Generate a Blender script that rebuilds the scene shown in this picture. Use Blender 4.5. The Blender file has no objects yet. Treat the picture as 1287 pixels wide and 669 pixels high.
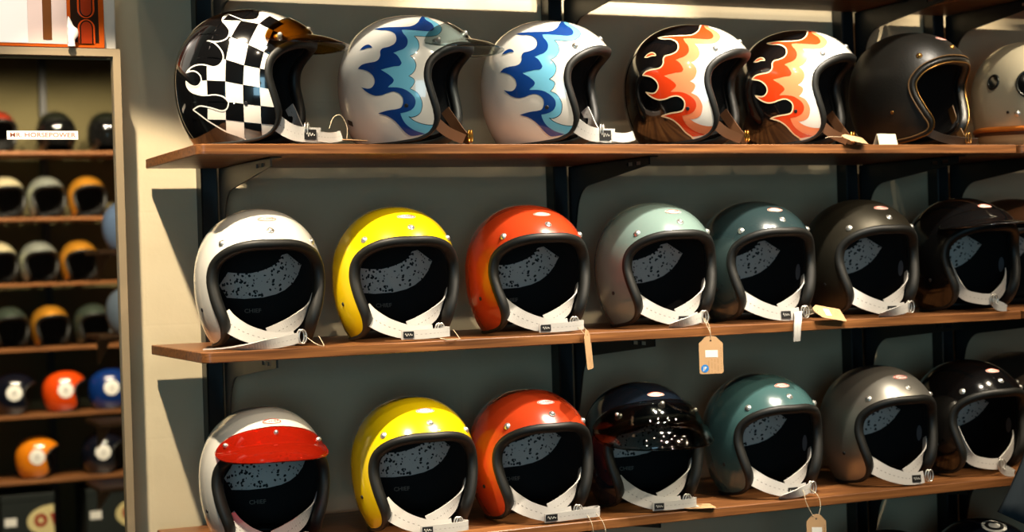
import bpy, math, random
from mathutils import Vector, Matrix, geometry
from math import sin, cos, pi, radians, sqrt, atan2, exp

scene = bpy.context.scene
COL = scene.collection
rnd = random.Random(7)

# ------------------------------------------------------------------ materials
def lin(c):
    return tuple(((v/255)/12.92 if v/255 <= .04045 else ((v/255+.055)/1.055)**2.4) for v in c)

MATS = {}
def new_mat(name):
    m = bpy.data.materials.new(name); m.use_nodes = True
    nt = m.node_tree
    b = nt.nodes.get('Principled BSDF')
    return m, nt, b

def simple(name, rgb, rough=.5, metal=0., coat=0., spec=None, noise=0., nscale=60., bump=0., bscale=400.):
    if name in MATS: return MATS[name]
    m, nt, b = new_mat(name)
    c = lin(rgb)
    b.inputs['Base Color'].default_value = (*c, 1)
    b.inputs['Roughness'].default_value = rough
    b.inputs['Metallic'].default_value = metal
    b.inputs['Coat Weight'].default_value = coat
    b.inputs['Coat Roughness'].default_value = .03
    if spec is not None: b.inputs['Specular IOR Level'].default_value = spec
    if noise > 0 or bump > 0:
        tc = nt.nodes.new('ShaderNodeTexCoord')
    if noise > 0:
        n = nt.nodes.new('ShaderNodeTexNoise'); n.inputs['Scale'].default_value = nscale; n.inputs['Detail'].default_value = 6
        nt.links.new(tc.outputs['Object'], n.inputs['Vector'])
        mx = nt.nodes.new('ShaderNodeMix'); mx.data_type = 'RGBA'
        mx.inputs[6].default_value = (*[v*(1-noise) for v in c], 1)
        mx.inputs[7].default_value = (*[min(1, v*(1+noise)) for v in c], 1)
        nt.links.new(n.outputs['Fac'], mx.inputs[0]); nt.links.new(mx.outputs[2], b.inputs['Base Color'])
    if bump > 0:
        n2 = nt.nodes.new('ShaderNodeTexNoise'); n2.inputs['Scale'].default_value = bscale; n2.inputs['Detail'].default_value = 3
        nt.links.new(tc.outputs['Object'], n2.inputs['Vector'])
        bp = nt.nodes.new('ShaderNodeBump'); bp.inputs['Strength'].default_value = bump; bp.inputs['Distance'].default_value = .002
        nt.links.new(n2.outputs['Fac'], bp.inputs['Height']); nt.links.new(bp.outputs['Normal'], b.inputs['Normal'])
    MATS[name] = m
    return m

def paint(name, rgb, rough=.22, metal=0., flake=0.):
    """lacquered helmet paint: coloured base under a clear coat, faint orange peel"""
    return simple('paint_'+name, rgb, rough, metal, 1.0, noise=.05 + flake, nscale=900 if flake else 14)

def tinted(name, rgb, gloss_rough=.04, clear=1.0):
    """thin tinted plastic or glass"""
    if name in MATS: return MATS[name]
    m = bpy.data.materials.new(name); m.use_nodes = True; nt = m.node_tree; nt.nodes.clear()
    out = nt.nodes.new('ShaderNodeOutputMaterial')
    tr = nt.nodes.new('ShaderNodeBsdfTransparent'); tr.inputs[0].default_value = (*lin(rgb), 1)
    gl = nt.nodes.new('ShaderNodeBsdfGlossy'); gl.inputs['Roughness'].default_value = gloss_rough
    gl.inputs[0].default_value = (1, 1, 1, 1)
    lw = nt.nodes.new('ShaderNodeLayerWeight'); lw.inputs[0].default_value = .5
    pw = nt.nodes.new('ShaderNodeMath'); pw.operation = 'POWER'; pw.inputs[1].default_value = 5
    fr = nt.nodes.new('ShaderNodeMath'); fr.operation = 'MULTIPLY_ADD'; fr.inputs[1].default_value = .90; fr.inputs[2].default_value = .045
    nt.links.new(lw.outputs['Facing'], pw.inputs[0]); nt.links.new(pw.outputs[0], fr.inputs[0])
    if clear < 1:
        df = nt.nodes.new('ShaderNodeBsdfDiffuse'); df.inputs[0].default_value = (*lin(rgb), 1)
        m0 = nt.nodes.new('ShaderNodeMixShader'); m0.inputs[0].default_value = 1-clear
        nt.links.new(tr.outputs[0], m0.inputs[1]); nt.links.new(df.outputs[0], m0.inputs[2]); base = m0
    else: base = tr
    mx = nt.nodes.new('ShaderNodeMixShader')
    nt.links.new(fr.outputs[0], mx.inputs[0]); nt.links.new(base.outputs[0], mx.inputs[1]); nt.links.new(gl.outputs[0], mx.inputs[2])
    nt.links.new(mx.outputs[0], out.inputs[0])
    MATS[name] = m
    return m

def wood_mat():
    m, nt, b = new_mat('oiled_wood')
    tc = nt.nodes.new('ShaderNodeTexCoord'); mp = nt.nodes.new('ShaderNodeMapping')
    mp.inputs['Scale'].default_value = (2.2, 42, 60)
    nt.links.new(tc.outputs['Object'], mp.inputs[0])
    n = nt.nodes.new('ShaderNodeTexNoise'); n.inputs['Scale'].default_value = 2.5; n.inputs['Detail'].default_value = 8; n.inputs['Distortion'].default_value = .6
    nt.links.new(mp.outputs[0], n.inputs['Vector'])
    cr = nt.nodes.new('ShaderNodeValToRGB')
    e = cr.color_ramp.elements
    e[0].position = .25; e[0].color = (*lin((74, 44, 24)), 1)
    e[1].position = .8; e[1].color = (*lin((164, 110, 62)), 1)
    k = e.new(.5); k.color = (*lin((124, 78, 42)), 1)
    nt.links.new(n.outputs['Fac'], cr.inputs[0]); nt.links.new(cr.outputs[0], b.inputs['Base Color'])
    b.inputs['Roughness'].default_value = .38
    bp = nt.nodes.new('ShaderNodeBump'); bp.inputs['Strength'].default_value = .12; bp.inputs['Distance'].default_value = .001
    nt.links.new(n.outputs['Fac'], bp.inputs['Height']); nt.links.new(bp.outputs['Normal'], b.inputs['Normal'])
    return m

def wall_mat():
    """painted masonry: cream paint, faint block courses and lumps"""
    m, nt, b = new_mat('painted_masonry')
    tc = nt.nodes.new('ShaderNodeTexCoord'); mp = nt.nodes.new('ShaderNodeMapping')
    mp.inputs['Rotation'].default_value = (radians(-90), 0, 0)
    nt.links.new(tc.outputs['Object'], mp.inputs[0])
    br = nt.nodes.new('ShaderNodeTexBrick'); br.inputs['Scale'].default_value = 1.0
    br.inputs['Brick Width'].default_value = .40; br.inputs['Row Height'].default_value = .20
    br.inputs['Mortar Size'].default_value = .004; br.inputs['Mortar Smooth'].default_value = 1.0
    nt.links.new(mp.outputs[0], br.inputs['Vector'])
    n = nt.nodes.new('ShaderNodeTexNoise'); n.inputs['Scale'].default_value = 9; n.inputs['Detail'].default_value = 7
    nt.links.new(tc.outputs['Object'], n.inputs['Vector'])
    mx = nt.nodes.new('ShaderNodeMix'); mx.data_type = 'RGBA'
    mx.inputs[6].default_value = (*lin((196, 180, 146)), 1); mx.inputs[7].default_value = (*lin((210, 196, 164)), 1)
    nt.links.new(n.outputs['Fac'], mx.inputs[0]); nt.links.new(mx.outputs[2], b.inputs['Base Color'])
    b.inputs['Roughness'].default_value = .7
    n3 = nt.nodes.new('ShaderNodeTexNoise'); n3.inputs['Scale'].default_value = 30; n3.inputs['Detail'].default_value = 4
    nt.links.new(tc.outputs['Object'], n3.inputs['Vector'])
    ad = nt.nodes.new('ShaderNodeMath'); ad.operation = 'MULTIPLY_ADD'; ad.inputs[1].default_value = -.12
    nt.links.new(br.outputs['Fac'], ad.inputs[0]); nt.links.new(n3.outputs['Fac'], ad.inputs[2])
    bp = nt.nodes.new('ShaderNodeBump'); bp.inputs['Strength'].default_value = .25; bp.inputs['Distance'].default_value = .004
    nt.links.new(ad.outputs[0], bp.inputs['Height']); nt.links.new(bp.outputs['Normal'], b.inputs['Normal'])
    return m

def speckle_mat():
    """pale printed pad with black flecks"""
    m, nt, b = new_mat('speckled_pad')
    tc = nt.nodes.new('ShaderNodeTexCoord')
    nz = nt.nodes.new('ShaderNodeTexNoise'); nz.inputs['Scale'].default_value = 180; nz.inputs['Detail'].default_value = 2
    nt.links.new(tc.outputs['Object'], nz.inputs['Vector'])
    vm = nt.nodes.new('ShaderNodeVectorMath'); vm.operation = 'MULTIPLY_ADD'
    vm.inputs[1].default_value = (.006, .006, .006)
    nt.links.new(nz.outputs['Color'], vm.inputs[0]); nt.links.new(tc.outputs['Object'], vm.inputs[2])
    v = nt.nodes.new('ShaderNodeTexVoronoi'); v.inputs['Scale'].default_value = 150
    nt.links.new(vm.outputs[0], v.inputs['Vector'])
    lt = nt.nodes.new('ShaderNodeMath'); lt.operation = 'LESS_THAN'; lt.inputs[1].default_value = .36
    nt.links.new(v.outputs['Distance'], lt.inputs[0])
    n2 = nt.nodes.new('ShaderNodeTexNoise'); n2.inputs['Scale'].default_value = 55
    nt.links.new(tc.outputs['Object'], n2.inputs['Vector'])
    gt = nt.nodes.new('ShaderNodeMath'); gt.operation = 'GREATER_THAN'; gt.inputs[1].default_value = .42
    nt.links.new(n2.outputs['Fac'], gt.inputs[0])
    mu = nt.nodes.new('ShaderNodeMath'); mu.operation = 'MULTIPLY'
    nt.links.new(lt.outputs[0], mu.inputs[0]); nt.links.new(gt.outputs[0], mu.inputs[1])
    mx = nt.nodes.new('ShaderNodeMix'); mx.data_type = 'RGBA'
    mx.inputs[6].default_value = (*lin((214, 207, 198)), 1); mx.inputs[7].default_value = (*lin((14, 14, 14)), 1)
    nt.links.new(mu.outputs[0], mx.inputs[0]); nt.links.new(mx.outputs[2], b.inputs['Base Color'])
    b.inputs['Roughness'].default_value = .7
    return m

WOOD = wood_mat(); WALL = wall_mat(); SPECK = speckle_mat()
RUBBER = simple('black_rubber', (17, 17, 14), .52)
FABRIC = simple('black_lining', (9, 9, 9), .9, bump=.3)
CHROME = simple('chrome', (236, 232, 224), .28, .85)
WEB = simple('white_webbing', (186, 182, 176), .75, bump=.25, bscale=900)
WEBEDGE = simple('grey_stitch', (120, 116, 112), .8)
BLACKPAINT = simple('black_powder_coat', (15, 17, 18), .35)
BRACKET_LIT = simple('bracket_steel_lit', (92, 88, 78), .42, .3)
LABELBLACK = simple('black_label', (14, 14, 14), .5)
OFFWHITE = simple('off_white_print', (236, 232, 222), .5)
KRAFT = simple('kraft_card', (186, 148, 106), .8, noise=.08)
STRING = simple('cotton_string', (206, 190, 160), .8)
REDINK = simple('red_ink', (200, 60, 30), .5)
DARKINK = simple('dark_ink', (40, 24, 18), .6)
GREYINK = simple('grey_embroidery', (120, 114, 104), .7)

# ------------------------------------------------------------------ mesh helpers
def obj(name, verts, faces, mat, parent=None, smooth=True, mats=None, fmat=None, loc=None):
    me = bpy.data.meshes.new(name)
    me.from_pydata([tuple(v) for v in verts], [], faces)
    for mm in (mats or [mat]): me.materials.append(mm)
    if fmat:
        for p, i in zip(me.polygons, fmat): p.material_index = i
    if smooth: me.polygons.foreach_set('use_smooth', [True]*len(me.polygons))
    me.validate(); me.update()
    o = bpy.data.objects.new(name, me); COL.objects.link(o)
    if parent is not None: o.parent = parent
    if loc is not None: o.location = loc
    return o

def empty(name, loc=(0, 0, 0), rz=0., **kw):
    o = bpy.data.objects.new(name, None); COL.objects.link(o)
    o.location = loc; o.rotation_euler = (0, 0, rz); o.empty_display_size = .05
    tag(o, **kw)
    return o

def tag(o, label=None, category=None, group=None, kind=None):
    if label: o['label'] = label
    if category: o['category'] = category
    if group: o['group'] = group
    if kind: o['kind'] = kind
    return o

class MB:
    def __init__(s): s.v = []; s.f = []; s.m = []
    def add(s, v, f, mi=0):
        n = len(s.v); s.v += [tuple(p) for p in v]; s.f += [tuple(i+n for i in q) for q in f]; s.m += [mi]*len(f)
    def box(s, lo, hi, bev=0., mi=0):
        x0, y0, z0 = lo; x1, y1, z1 = hi
        if bev <= 0:
            v = [(x, y, z) for z in (z0, z1) for y in (y0, y1) for x in (x0, x1)]
            s.add(v, [(0, 2, 3, 1), (4, 5, 7, 6), (0, 1, 5, 4), (2, 6, 7, 3), (0, 4, 6, 2), (1, 3, 7, 5)], mi); return
        b = bev
        outl = [(x0+b, y0), (x1-b, y0), (x1, y0+b), (x1, y1-b), (x1-b, y1), (x0+b, y1), (x0, y1-b), (x0, y0+b)]
        inn = [(x0+b, y0+b), (x1-b, y0+b), (x1-b, y0+b), (x1-b, y1-b), (x1-b, y1-b), (x0+b, y1-b), (x0+b, y1-b), (x0+b, y0+b)]
        v = [(x, y, z0) for x, y in inn] + [(x, y, z0+b) for x, y in outl] + [(x, y, z1-b) for x, y in outl] + [(x, y, z1) for x, y in inn]
        f = []
        for k in range(3):
            for i in range(8):
                j = (i+1) % 8; f.append((k*8+i, k*8+j, k*8+8+j, k*8+8+i))
        f.append((0, 6, 4, 2)); f.append((24, 26, 28, 30))
        s.add(v, f, mi)
    def tube(s, pts, rad, n=8, closed=False, mi=0, cap=True):
        P = [Vector(p) for p in pts]; m = len(P)
        rads = rad if isinstance(rad, (list, tuple)) else [rad]*m
        v = []; up = None
        for i in range(m):
            t = (P[(i+1) % m]-P[i-1]) if closed else (P[min(i+1, m-1)]-P[max(i-1, 0)])
            t.normalize()
            if up is None:
                up = Vector((0, 0, 1)) if abs(t.z) < .9 else Vector((1, 0, 0))
            a = (up - t*up.dot(t)).normalized(); up = a; b = t.cross(a)
            for k in range(n):
                w = 2*pi*k/n; v.append(P[i]+(a*cos(w)+b*sin(w))*rads[i])
        f = []
        for i in range(m if closed else m-1):
            for k in range(n):
                f.append((i*n+k, i*n+(k+1) % n, ((i+1) % m)*n+(k+1) % n, ((i+1) % m)*n+k))
        if not closed and cap:
            f.append(tuple(range(n))[::-1]); f.append(tuple((m-1)*n+k for k in range(n)))
        s.add(v, f, mi)
    def ribbon(s, pts, wv, th, mi=0):
        """flat band: centre points, half-width vectors, thickness"""
        P = [Vector(p) for p in pts]; m = len(P); v = []
        for i in range(m):
            t = P[min(i+1, m-1)]-P[max(i-1, 0)]; w = Vector(wv[i]); n = t.cross(w).normalized()*th/2
            v += [P[i]-w-n, P[i]+w-n, P[i]+w+n, P[i]-w+n]
        f = []
        for i in range(m-1):
            for k in range(4):
                f.append((i*4+k, i*4+(k+1) % 4, i*4+4+(k+1) % 4, i*4+4+k))
        f.append((3, 2, 1, 0)); f.append(tuple((m-1)*4+k for k in range(4)))
        s.add(v, f, mi)
    def lathe(s, prof, n=20, M=None, mi=0):
        """profile (r, h) turned about +Z, placed by matrix M"""
        v = []; f = []
        for r, h in prof:
            for k in range(n):
                w = 2*pi*k/n; p = Vector((r*cos(w), r*sin(w), h)); v.append(M @ p if M else p)
        for i in range(len(prof)-1):
            for k in range(n):
                f.append((i*n+k, i*n+(k+1) % n, (i+1)*n+(k+1) % n, (i+1)*n+k))
        f.append(tuple(range(n))[::-1]); f.append(tuple((len(prof)-1)*n+k for k in range(n)))
        s.add(v, f, mi)
    def prism(s, outer, holes, fn0, fn1, mi=0):
        """polygon with holes, extruded between two 3D maps of the 2D points"""
        V, F, loops = tri_poly(outer, holes)
        n = len(V)
        v = [fn0(p) for p in V]+[fn1(p) for p in V]
        f = [tuple(q) for q in F]+[tuple(i+n for i in q[::-1]) for q in F]
        for lp in loops:
            for a, b in zip(lp, lp[1:]+lp[:1]): f.append((b, a, a+n, b+n))
        s.add(v, f, mi)
    def build(s, name, mat=None, parent=None, smooth=False, mats=None, loc=None):
        return obj(name, s.v, s.f, mat, parent, smooth, mats, s.m if mats else None, loc)

def catmull(P, n, closed=False):
    P = [Vector(p) for p in P]; m = len(P); out = []
    segs = m if closed else m-1
    for i in range(segs):
        if closed: a, b, c, d = P[i-1], P[i], P[(i+1) % m], P[(i+2) % m]
        else: a, b, c, d = P[max(i-1, 0)], P[i], P[i+1], P[min(i+2, m-1)]
        for k in range(n):
            t = k/n
            out.append(.5*((2*b)+(c-a)*t+(2*a-5*b+4*c-d)*t*t+(3*b-a-3*c+d)*t**3))
    if not closed: out.append(P[-1])
    return out

def resample(P, n, closed=True):
    P = [Vector(p) for p in P]
    if closed: P = P+[P[0]]
    L = [0]
    for a, b in zip(P, P[1:]): L.append(L[-1]+(b-a).length)
    out = []; j = 0
    cnt = n if closed else n-1
    for i in range(n):
        d = L[-1]*i/cnt
        while j < len(P)-2 and L[j+1] < d: j += 1
        t = (d-L[j])/max(L[j+1]-L[j], 1e-9)
        out.append(P[j].lerp(P[j+1], min(1, max(0, t))))
    return out

def inside(p, poly):
    c = False; x, y = p[0], p[1]; j = len(poly)-1
    for i in range(len(poly)):
        xi, yi = poly[i][0], poly[i][1]; xj, yj = poly[j][0], poly[j][1]
        if (yi > y) != (yj > y) and x < (xj-xi)*(y-yi)/(yj-yi)+xi: c = not c
        j = i
    return c

def tri_poly(outer, holes=(), grid=0.):
    """triangulate a 2D polygon (with holes, with optional interior grid points)"""
    pts = []; edges = []; loops = []
    for lp in [outer]+list(holes):
        n = len(pts); k = len(lp); pts += [Vector((p[0], p[1])) for p in lp]
        edges += [(n+i, n+(i+1) % k) for i in range(k)]; loops.append(list(range(n, n+k)))
    nb = len(pts)
    if grid:
        x0 = min(p[0] for p in outer); x1 = max(p[0] for p in outer); y0 = min(p[1] for p in outer); y1 = max(p[1] for p in outer)
        j = 0; y = y0
        while y <= y1:
            x = x0+(grid/2 if j % 2 else 0)
            while x <= x1:
                q = (x, y)
                if inside(q, outer) and not any(inside(q, h) for h in holes):
                    if min((Vector(q)-b).length_squared for b in pts[:nb]) > (grid*.45)**2: pts.append(Vector(q))
                x += grid
            y += grid*.87; j += 1
    V, E, F, ov, oe, of = geometry.delaunay_2d_cdt(pts, edges, [], 0, 1e-7)
    F2 = []
    for q in F:
        c = sum((V[i] for i in q), Vector((0, 0)))/len(q)
        if inside(c, outer) and not any(inside(c, h) for h in holes): F2.append(tuple(q))
    remap = {}
    for i, o_ in enumerate(ov):
        for k in o_: remap[k] = i
    loops = [[remap.get(i, i) for i in lp] for lp in loops]
    return [tuple(v) for v in V], F2, loops

_TXT = {}
def text_mesh(s, size):
    """letters as a flat 2D triangle mesh, centred"""
    key = (s, size)
    if key in _TXT: return _TXT[key]
    cu = bpy.data.curves.new('txt', 'FONT'); cu.body = s; cu.size = size; cu.align_x = 'CENTER'; cu.align_y = 'CENTER'
    cu.resolution_u = 3; cu.offset = size*.012
    o = bpy.data.objects.new('txt', cu); COL.objects.link(o)
    dg = bpy.context.evaluated_depsgraph_get()
    me = bpy.data.meshes.new_from_object(o.evaluated_get(dg))
    V = [(v.co.x, v.co.y) for v in me.vertices]; F = [tuple(p.vertices) for p in me.polygons]
    bpy.data.objects.remove(o); bpy.data.curves.remove(cu); bpy.data.meshes.remove(me)
    _TXT[key] = (V, F)
    return V, F
# ------------------------------------------------------------------ helmet
# local axes: x forward, y to the wearer's left, z up; base plane z = 0
HC = Vector((0, 0, .111))
AXF, AXB, AY, AZT, AZB, PW = .134, .122, .1065, .121, .150, 2.15

def surf(d, scale=1.0, off=0.):
    """point of the shell surface in direction d from the helmet centre"""
    d = Vector(d).normalized()
    ax = AXF if d.x > 0 else AXB; az = AZT if d.z > 0 else AZB
    s = (abs(d.x)/ax)**PW+(abs(d.y)/AY)**PW+(abs(d.z)/az)**PW
    t = s**(-1/PW)
    p = d*t*scale
    if off: p += nrm(p)*off
    return HC+p

def nrm(p):
    """outward normal at p (relative to the helmet centre)"""
    ax = AXF if p.x > 0 else AXB; az = AZT if p.z > 0 else AZB
    f = lambda v, a: math.copysign((abs(v)/a)**(PW-1)/a, v)
    return Vector((f(p.x, ax), f(p.y, AY), f(p.z, az))).normalized()

LOOP_HALF = [(.113, 0, .1755), (.107, .032, .1745), (.096, .060, .170), (.081, .081, .160), (.068, .093, .146), (.062, .099, .130),
             (.062, .102, .108), (.069, .099, .080), (.074, .092, .056), (.073, .084, .037), (.062, .079, .021), (.042, .078, .013),
             (.008, .078, .010), (-.035, .070, .010), (-.064, .050, .011), (-.080, .024, .012), (-.084, 0, .012)]

def loop_points(half, n):
    full = half+[(x, -y, z) for x, y, z in half[-2:0:-1]]
    return [surf(p-HC) for p in resample(catmull(full, 10, True), n, True)]

def shell_mesh(loop, rings, scale=1.0, off=0., zmin=None):
    """surface swept from the pole at the back of the crown out to the opening loop"""
    pole = Vector((-.62, 0, .78)).normalized(); N = len(loop)
    V = [surf(pole, scale, off)]; F = []
    dirs = [(p-HC).normalized() for p in loop]
    for i in range(1, rings+1):
        t = i/rings
        for d in dirs:
            w = pole.angle(d)
            q = (pole*sin((1-t)*w)+d*sin(t*w))/sin(w)
            V.append(surf(q, scale, off))
    for k in range(N): F.append((0, 1+k, 1+(k+1) % N))
    for i in range(rings-1):
        a = 1+i*N; b = a+N
        for k in range(N): F.append((a+k, b+k, b+(k+1) % N, a+(k+1) % N))
    return V, F

def trim_mesh(loop, wfun, n=10, shift=.3, depth=.010, sink=.006):
    N = len(loop); V = []; F = []
    for i, p in enumerate(loop):
        t = (loop[(i+1) % N]-loop[i-1]).normalized(); nn = nrm(p-HC); b = t.cross(nn).normalized()
        if b.dot(Vector((-.62, 0, .78))) > 0: b = -b
        w = wfun(p)
        c = p+b*w*shift*2-nn*sink
        for k in range(n):
            a = 2*pi*k/n
            V.append(c+b*cos(a)*w+nn*sin(a)*depth)
    for i in range(N):
        j = (i+1) % N
        for k in range(n): F.append((i*n+k, i*n+(k+1) % n, j*n+(k+1) % n, j*n+k))
    return V, F

def patch(poly2, tosurf, grid, th=0.):
    """polygon in a 2D chart laid on a surface"""
    V, F, _ = tri_poly(poly2, (), grid)
    return [tosurf(p) for p in V], F

def side_chart(sign, off):
    """2D chart centred on the helmet's side: angle from the side axis, direction round it"""
    def f(p):
        th = sqrt(p[0]**2+p[1]**2); a = atan2(p[1], p[0])
        d = Vector((sin(th)*cos(a), sign*cos(th), sin(th)*sin(a)))
        return surf(d, 1.0, off)
    return f

def front_chart(center, off, up=(0, 0, 1), scale=1.0):
    """metric chart on the shell about direction `center`"""
    c = Vector(center).normalized(); base = surf(c)-HC
    n = nrm(base); r = Vector(up).cross(n).normalized(); u = n.cross(r)
    def f(p):
        return surf(base+r*p[0]+u*p[1], scale, off)
    return f

def back_chart(scale, off):
    """front view onto the inside of the back of the helmet: p = (y to viewer's right, z)"""
    def f(p):
        y, z = p[0], p[1]-HC.z
        az = AZT if z > 0 else AZB
        q = 1-(abs(y)/(AY*scale))**PW-(abs(z)/(az*scale))**PW
        x = -AXB*scale*max(q, .0)**(1/PW)
        P = Vector((x, y, z))
        return HC+P-nrm(P)*off
    return f

def ellipse(a, b, n=28, cx=0, cy=0):
    return [(cx+a*cos(2*pi*i/n), cy+b*sin(2*pi*i/n)) for i in range(n)]

def frame_at(p, n):
    z = n.normalized(); x = Vector((0, 0, 1)).cross(z)
    x = x.normalized() if x.length > 1e-3 else Vector((0, 1, 0)); y = z.cross(x)
    M = Matrix((x, y, z)).transposed().to_4x4(); M.translation = p
    return M

def snap(parent, d, r=.0060, mat=None, name='snap', hi=.004):
    p = surf(d); n = nrm(p-HC); mb = MB()
    mb.lathe([(r*1.05, -.001), (r*1.05, .0008), (r*.9, .0014), (r*.72, .0016), (r*.62, hi*.8), (r*.45, hi), (0.0004, hi*1.08)], 16, frame_at(p, n))
    return mb.build(name, mat or CHROME, parent, True)

# band of a chin strap: (points, half-width vectors) in helmet axes; y < 0 is the viewer's left when the helmet faces you
def strap(parent, pts, wid, th=.0022, name='chin_strap', mat=None, stitch=True, tilt=None):
    P = catmull(pts, 8)
    W = []
    T = tilt or [(0, 0, 1)]*len(pts)
    TT = catmull(T, 8)
    for i, p in enumerate(P):
        t = (P[min(i+1, len(P)-1)]-P[max(i-1, 0)]).normalized()
        if isinstance(wid, (list, tuple)):
            q = i/8; k = min(int(q), len(wid)-2); wd = wid[k]+(wid[k+1]-wid[k])*(q-k)
        else: wd = wid
        w = TT[i]-t*TT[i].dot(t); W.append(w.normalized()*wd/2)
    mb = MB(); mb.ribbon(P, W, th)
    o = mb.build(name, mat or WEB, parent, False)
    if stitch:
        ms = MB()
        for i in range(1, len(P)-2, 2):
            a, b = P[i], P[i].lerp(P[i+1], .8); w = W[i]; t = (b-a).normalized(); n = t.cross(w).normalized()
            for sgn in (1, -1):
                q = n*sgn*(th/2+.0001)
                ms.add([a-w*.04+q, a+w*.04+q, b+w*.04+q, b-w*.04+q], [(0, 1, 2, 3)])
        ms.build('stitching', WEBEDGE, o, False)
    return o

def d_ring(parent, c, size=.010, rz=0., mat=None):
    """two chrome D rings, one behind the other"""
    for k in range(2):
        pts = []
        for i in range(20):
            a = 2*pi*i/20; x = cos(a)*size*.62; z = sin(a)*size*1.15
            pts.append(Vector((.004*k, x*cos(rz)+.003*k, z+x*sin(rz)))+Vector(c))
        mb = MB(); mb.tube(pts, .0014, 6, True); mb.build('buckle_ring', mat or CHROME, parent, True)

def strap_label(parent, a, b, up, hw):
    """black woven label with a pale scribble, on the outside of a strap"""
    a = Vector(a); b = Vector(b); t = (b-a).normalized(); u = Vector(up); u = (u-t*u.dot(t)).normalized()
    n = t.cross(u); 
    if n.x < 0: n = -n
    mb = MB(); o = n*.0022
    mb.ribbon([a+o, b+o], [u*hw, u*hw], .0009)
    L = mb.build('woven_label', LABELBLACK, parent, False)
    ms = MB(); pts = []
    ln = (b-a).length
    for i in range(25):
        s = i/24; pts.append(a+t*ln*(.15+.7*s)+u*hw*.45*sin(s*19)*(1-.5*s)+n*.0031)
    ms.tube(pts, .00035, 4); ms.build('scribble', OFFWHITE, L, False)
    return L

def oval_logo(parent, center, text='CHIEF', a=.0165, b=.0072, rim=True, off=.0006):
    ch = front_chart(center, off)
    V, F = patch(ellipse(a, b), ch, b*.7)
    o = obj('oval_sticker', V, F, OFFWHITE, parent)
    if rim:
        ch2 = front_chart(center, off+.0002); mb = MB(); E1 = ellipse(a*.96, b*.94, 40); E2 = ellipse(a*.84, b*.74, 40)
        mb.add([ch2(p) for p in E1]+[ch2(p) for p in E2], [(i, (i+1) % 40, 40+(i+1) % 40, 40+i) for i in range(40)])
        mb.build('rim', REDINK, o, False)
    TV, TF = text_mesh(text, .0085); ch3 = front_chart(center, off+.0003)
    w = max(abs(v[0]) for v in TV); k = a*.76/w
    obj('lettering', [ch3((v[0]*k, v[1]*1.0)) for v in TV], TF, simple('logo_ink', (150, 24, 12), .5), o, False)
    return o

def peak_visor(parent, mat, brim=.05, band=.030, droop=.25, thick=.0022, az=54, lift=.004, zc=.178, name='peak_visor', up=0., drop=.018, spread=.55):
    """three-snap peak: a band hugging the forehead that breaks forward into a curved brim"""
    NS, NB, NR = 40, 6, 10
    rows = []
    for i in range(NS+1):
        s = -1+2*i/NS; a = radians(az)*s
        prof = max(0., 1-abs(s)**2.4)
        zb = zc-drop*abs(s)**1.8            # crease: lower edge of the band
        hb = band*max(.04, 1-abs(s)**7)**.5*(1-.18*s*s)
        zb += (band*.5-hb*.5)*.6
        col = []
        for j in range(NB+1):
            dz = zb+hb*(1-j/NB)-HC.z; r = max(1e-4, 1-(abs(dz)/AZT)**PW)
            ca, sa = cos(a), sin(a)
            t = (r/((abs(ca)/AXF)**PW+(abs(sa)/AY)**PW))**(1/PW)
            p = Vector((ca*t, sa*t, dz)); p += nrm(p)*(lift+.005*(j/NB)*prof)
            col.append(HC+p)
        base = col[-1]; out = Vector((cos(a*spread), sin(a*spread), 0))
        for j in range(1, NR+1):
            u = j/NR; L = brim*prof
            col.append(base+out*L*u+Vector((0, 0, up*L*u-droop*L*u*u-.002*min(1, u*3)*prof)))
        rows.append(col)
    M = NB+NR+1
    top = [p for c in rows for p in c]
    def vn(i, j):
        a = rows[min(i+1, NS)][j]-rows[max(i-1, 0)][j]; b = rows[i][min(j+1, M-1)]-rows[i][max(j-1, 0)]
        n = a.cross(b)
        return n.normalized() if n.length > 1e-9 else Vector((0, 0, 1))
    bot = [rows[i][j]+vn(i, j)*(-thick if vn(i, j).dot(rows[i][j]-HC) > 0 else thick) for i in range(NS+1) for j in range(M)]
    n = len(top); F = []
    for i in range(NS):
        for j in range(M-1):
            q = (i*M+j, i*M+j+1, (i+1)*M+j+1, (i+1)*M+j); F.append(q); F.append(tuple(k+n for k in q[::-1]))
    rim = [(i, 0) for i in range(NS+1)]+[(NS, j) for j in range(1, M)]+[(i, M-1) for i in range(NS-1, -1, -1)]+[(0, j) for j in range(M-2, 0, -1)]
    R = [i*M+j for i, j in rim]
    for a, b in zip(R, R[1:]+R[:1]): F.append((a, b, b+n, a+n))
    o = obj(name, top+bot, F, mat, parent)
    edge = MB(); edge.tube([rows[i][M-1] for i in range(NS+1)], thick*.75, 6)
    edge.build('brim_edge', mat, o, True)
    return o

SCL = .966
PAD_POLY = []   # filled below: speckled pad outline seen from the front (y, z)
SNAP_DIRS = [(.104, 0, .083), (.0754, .0755, .064), (.0754, -.0755, .064)]

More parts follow.
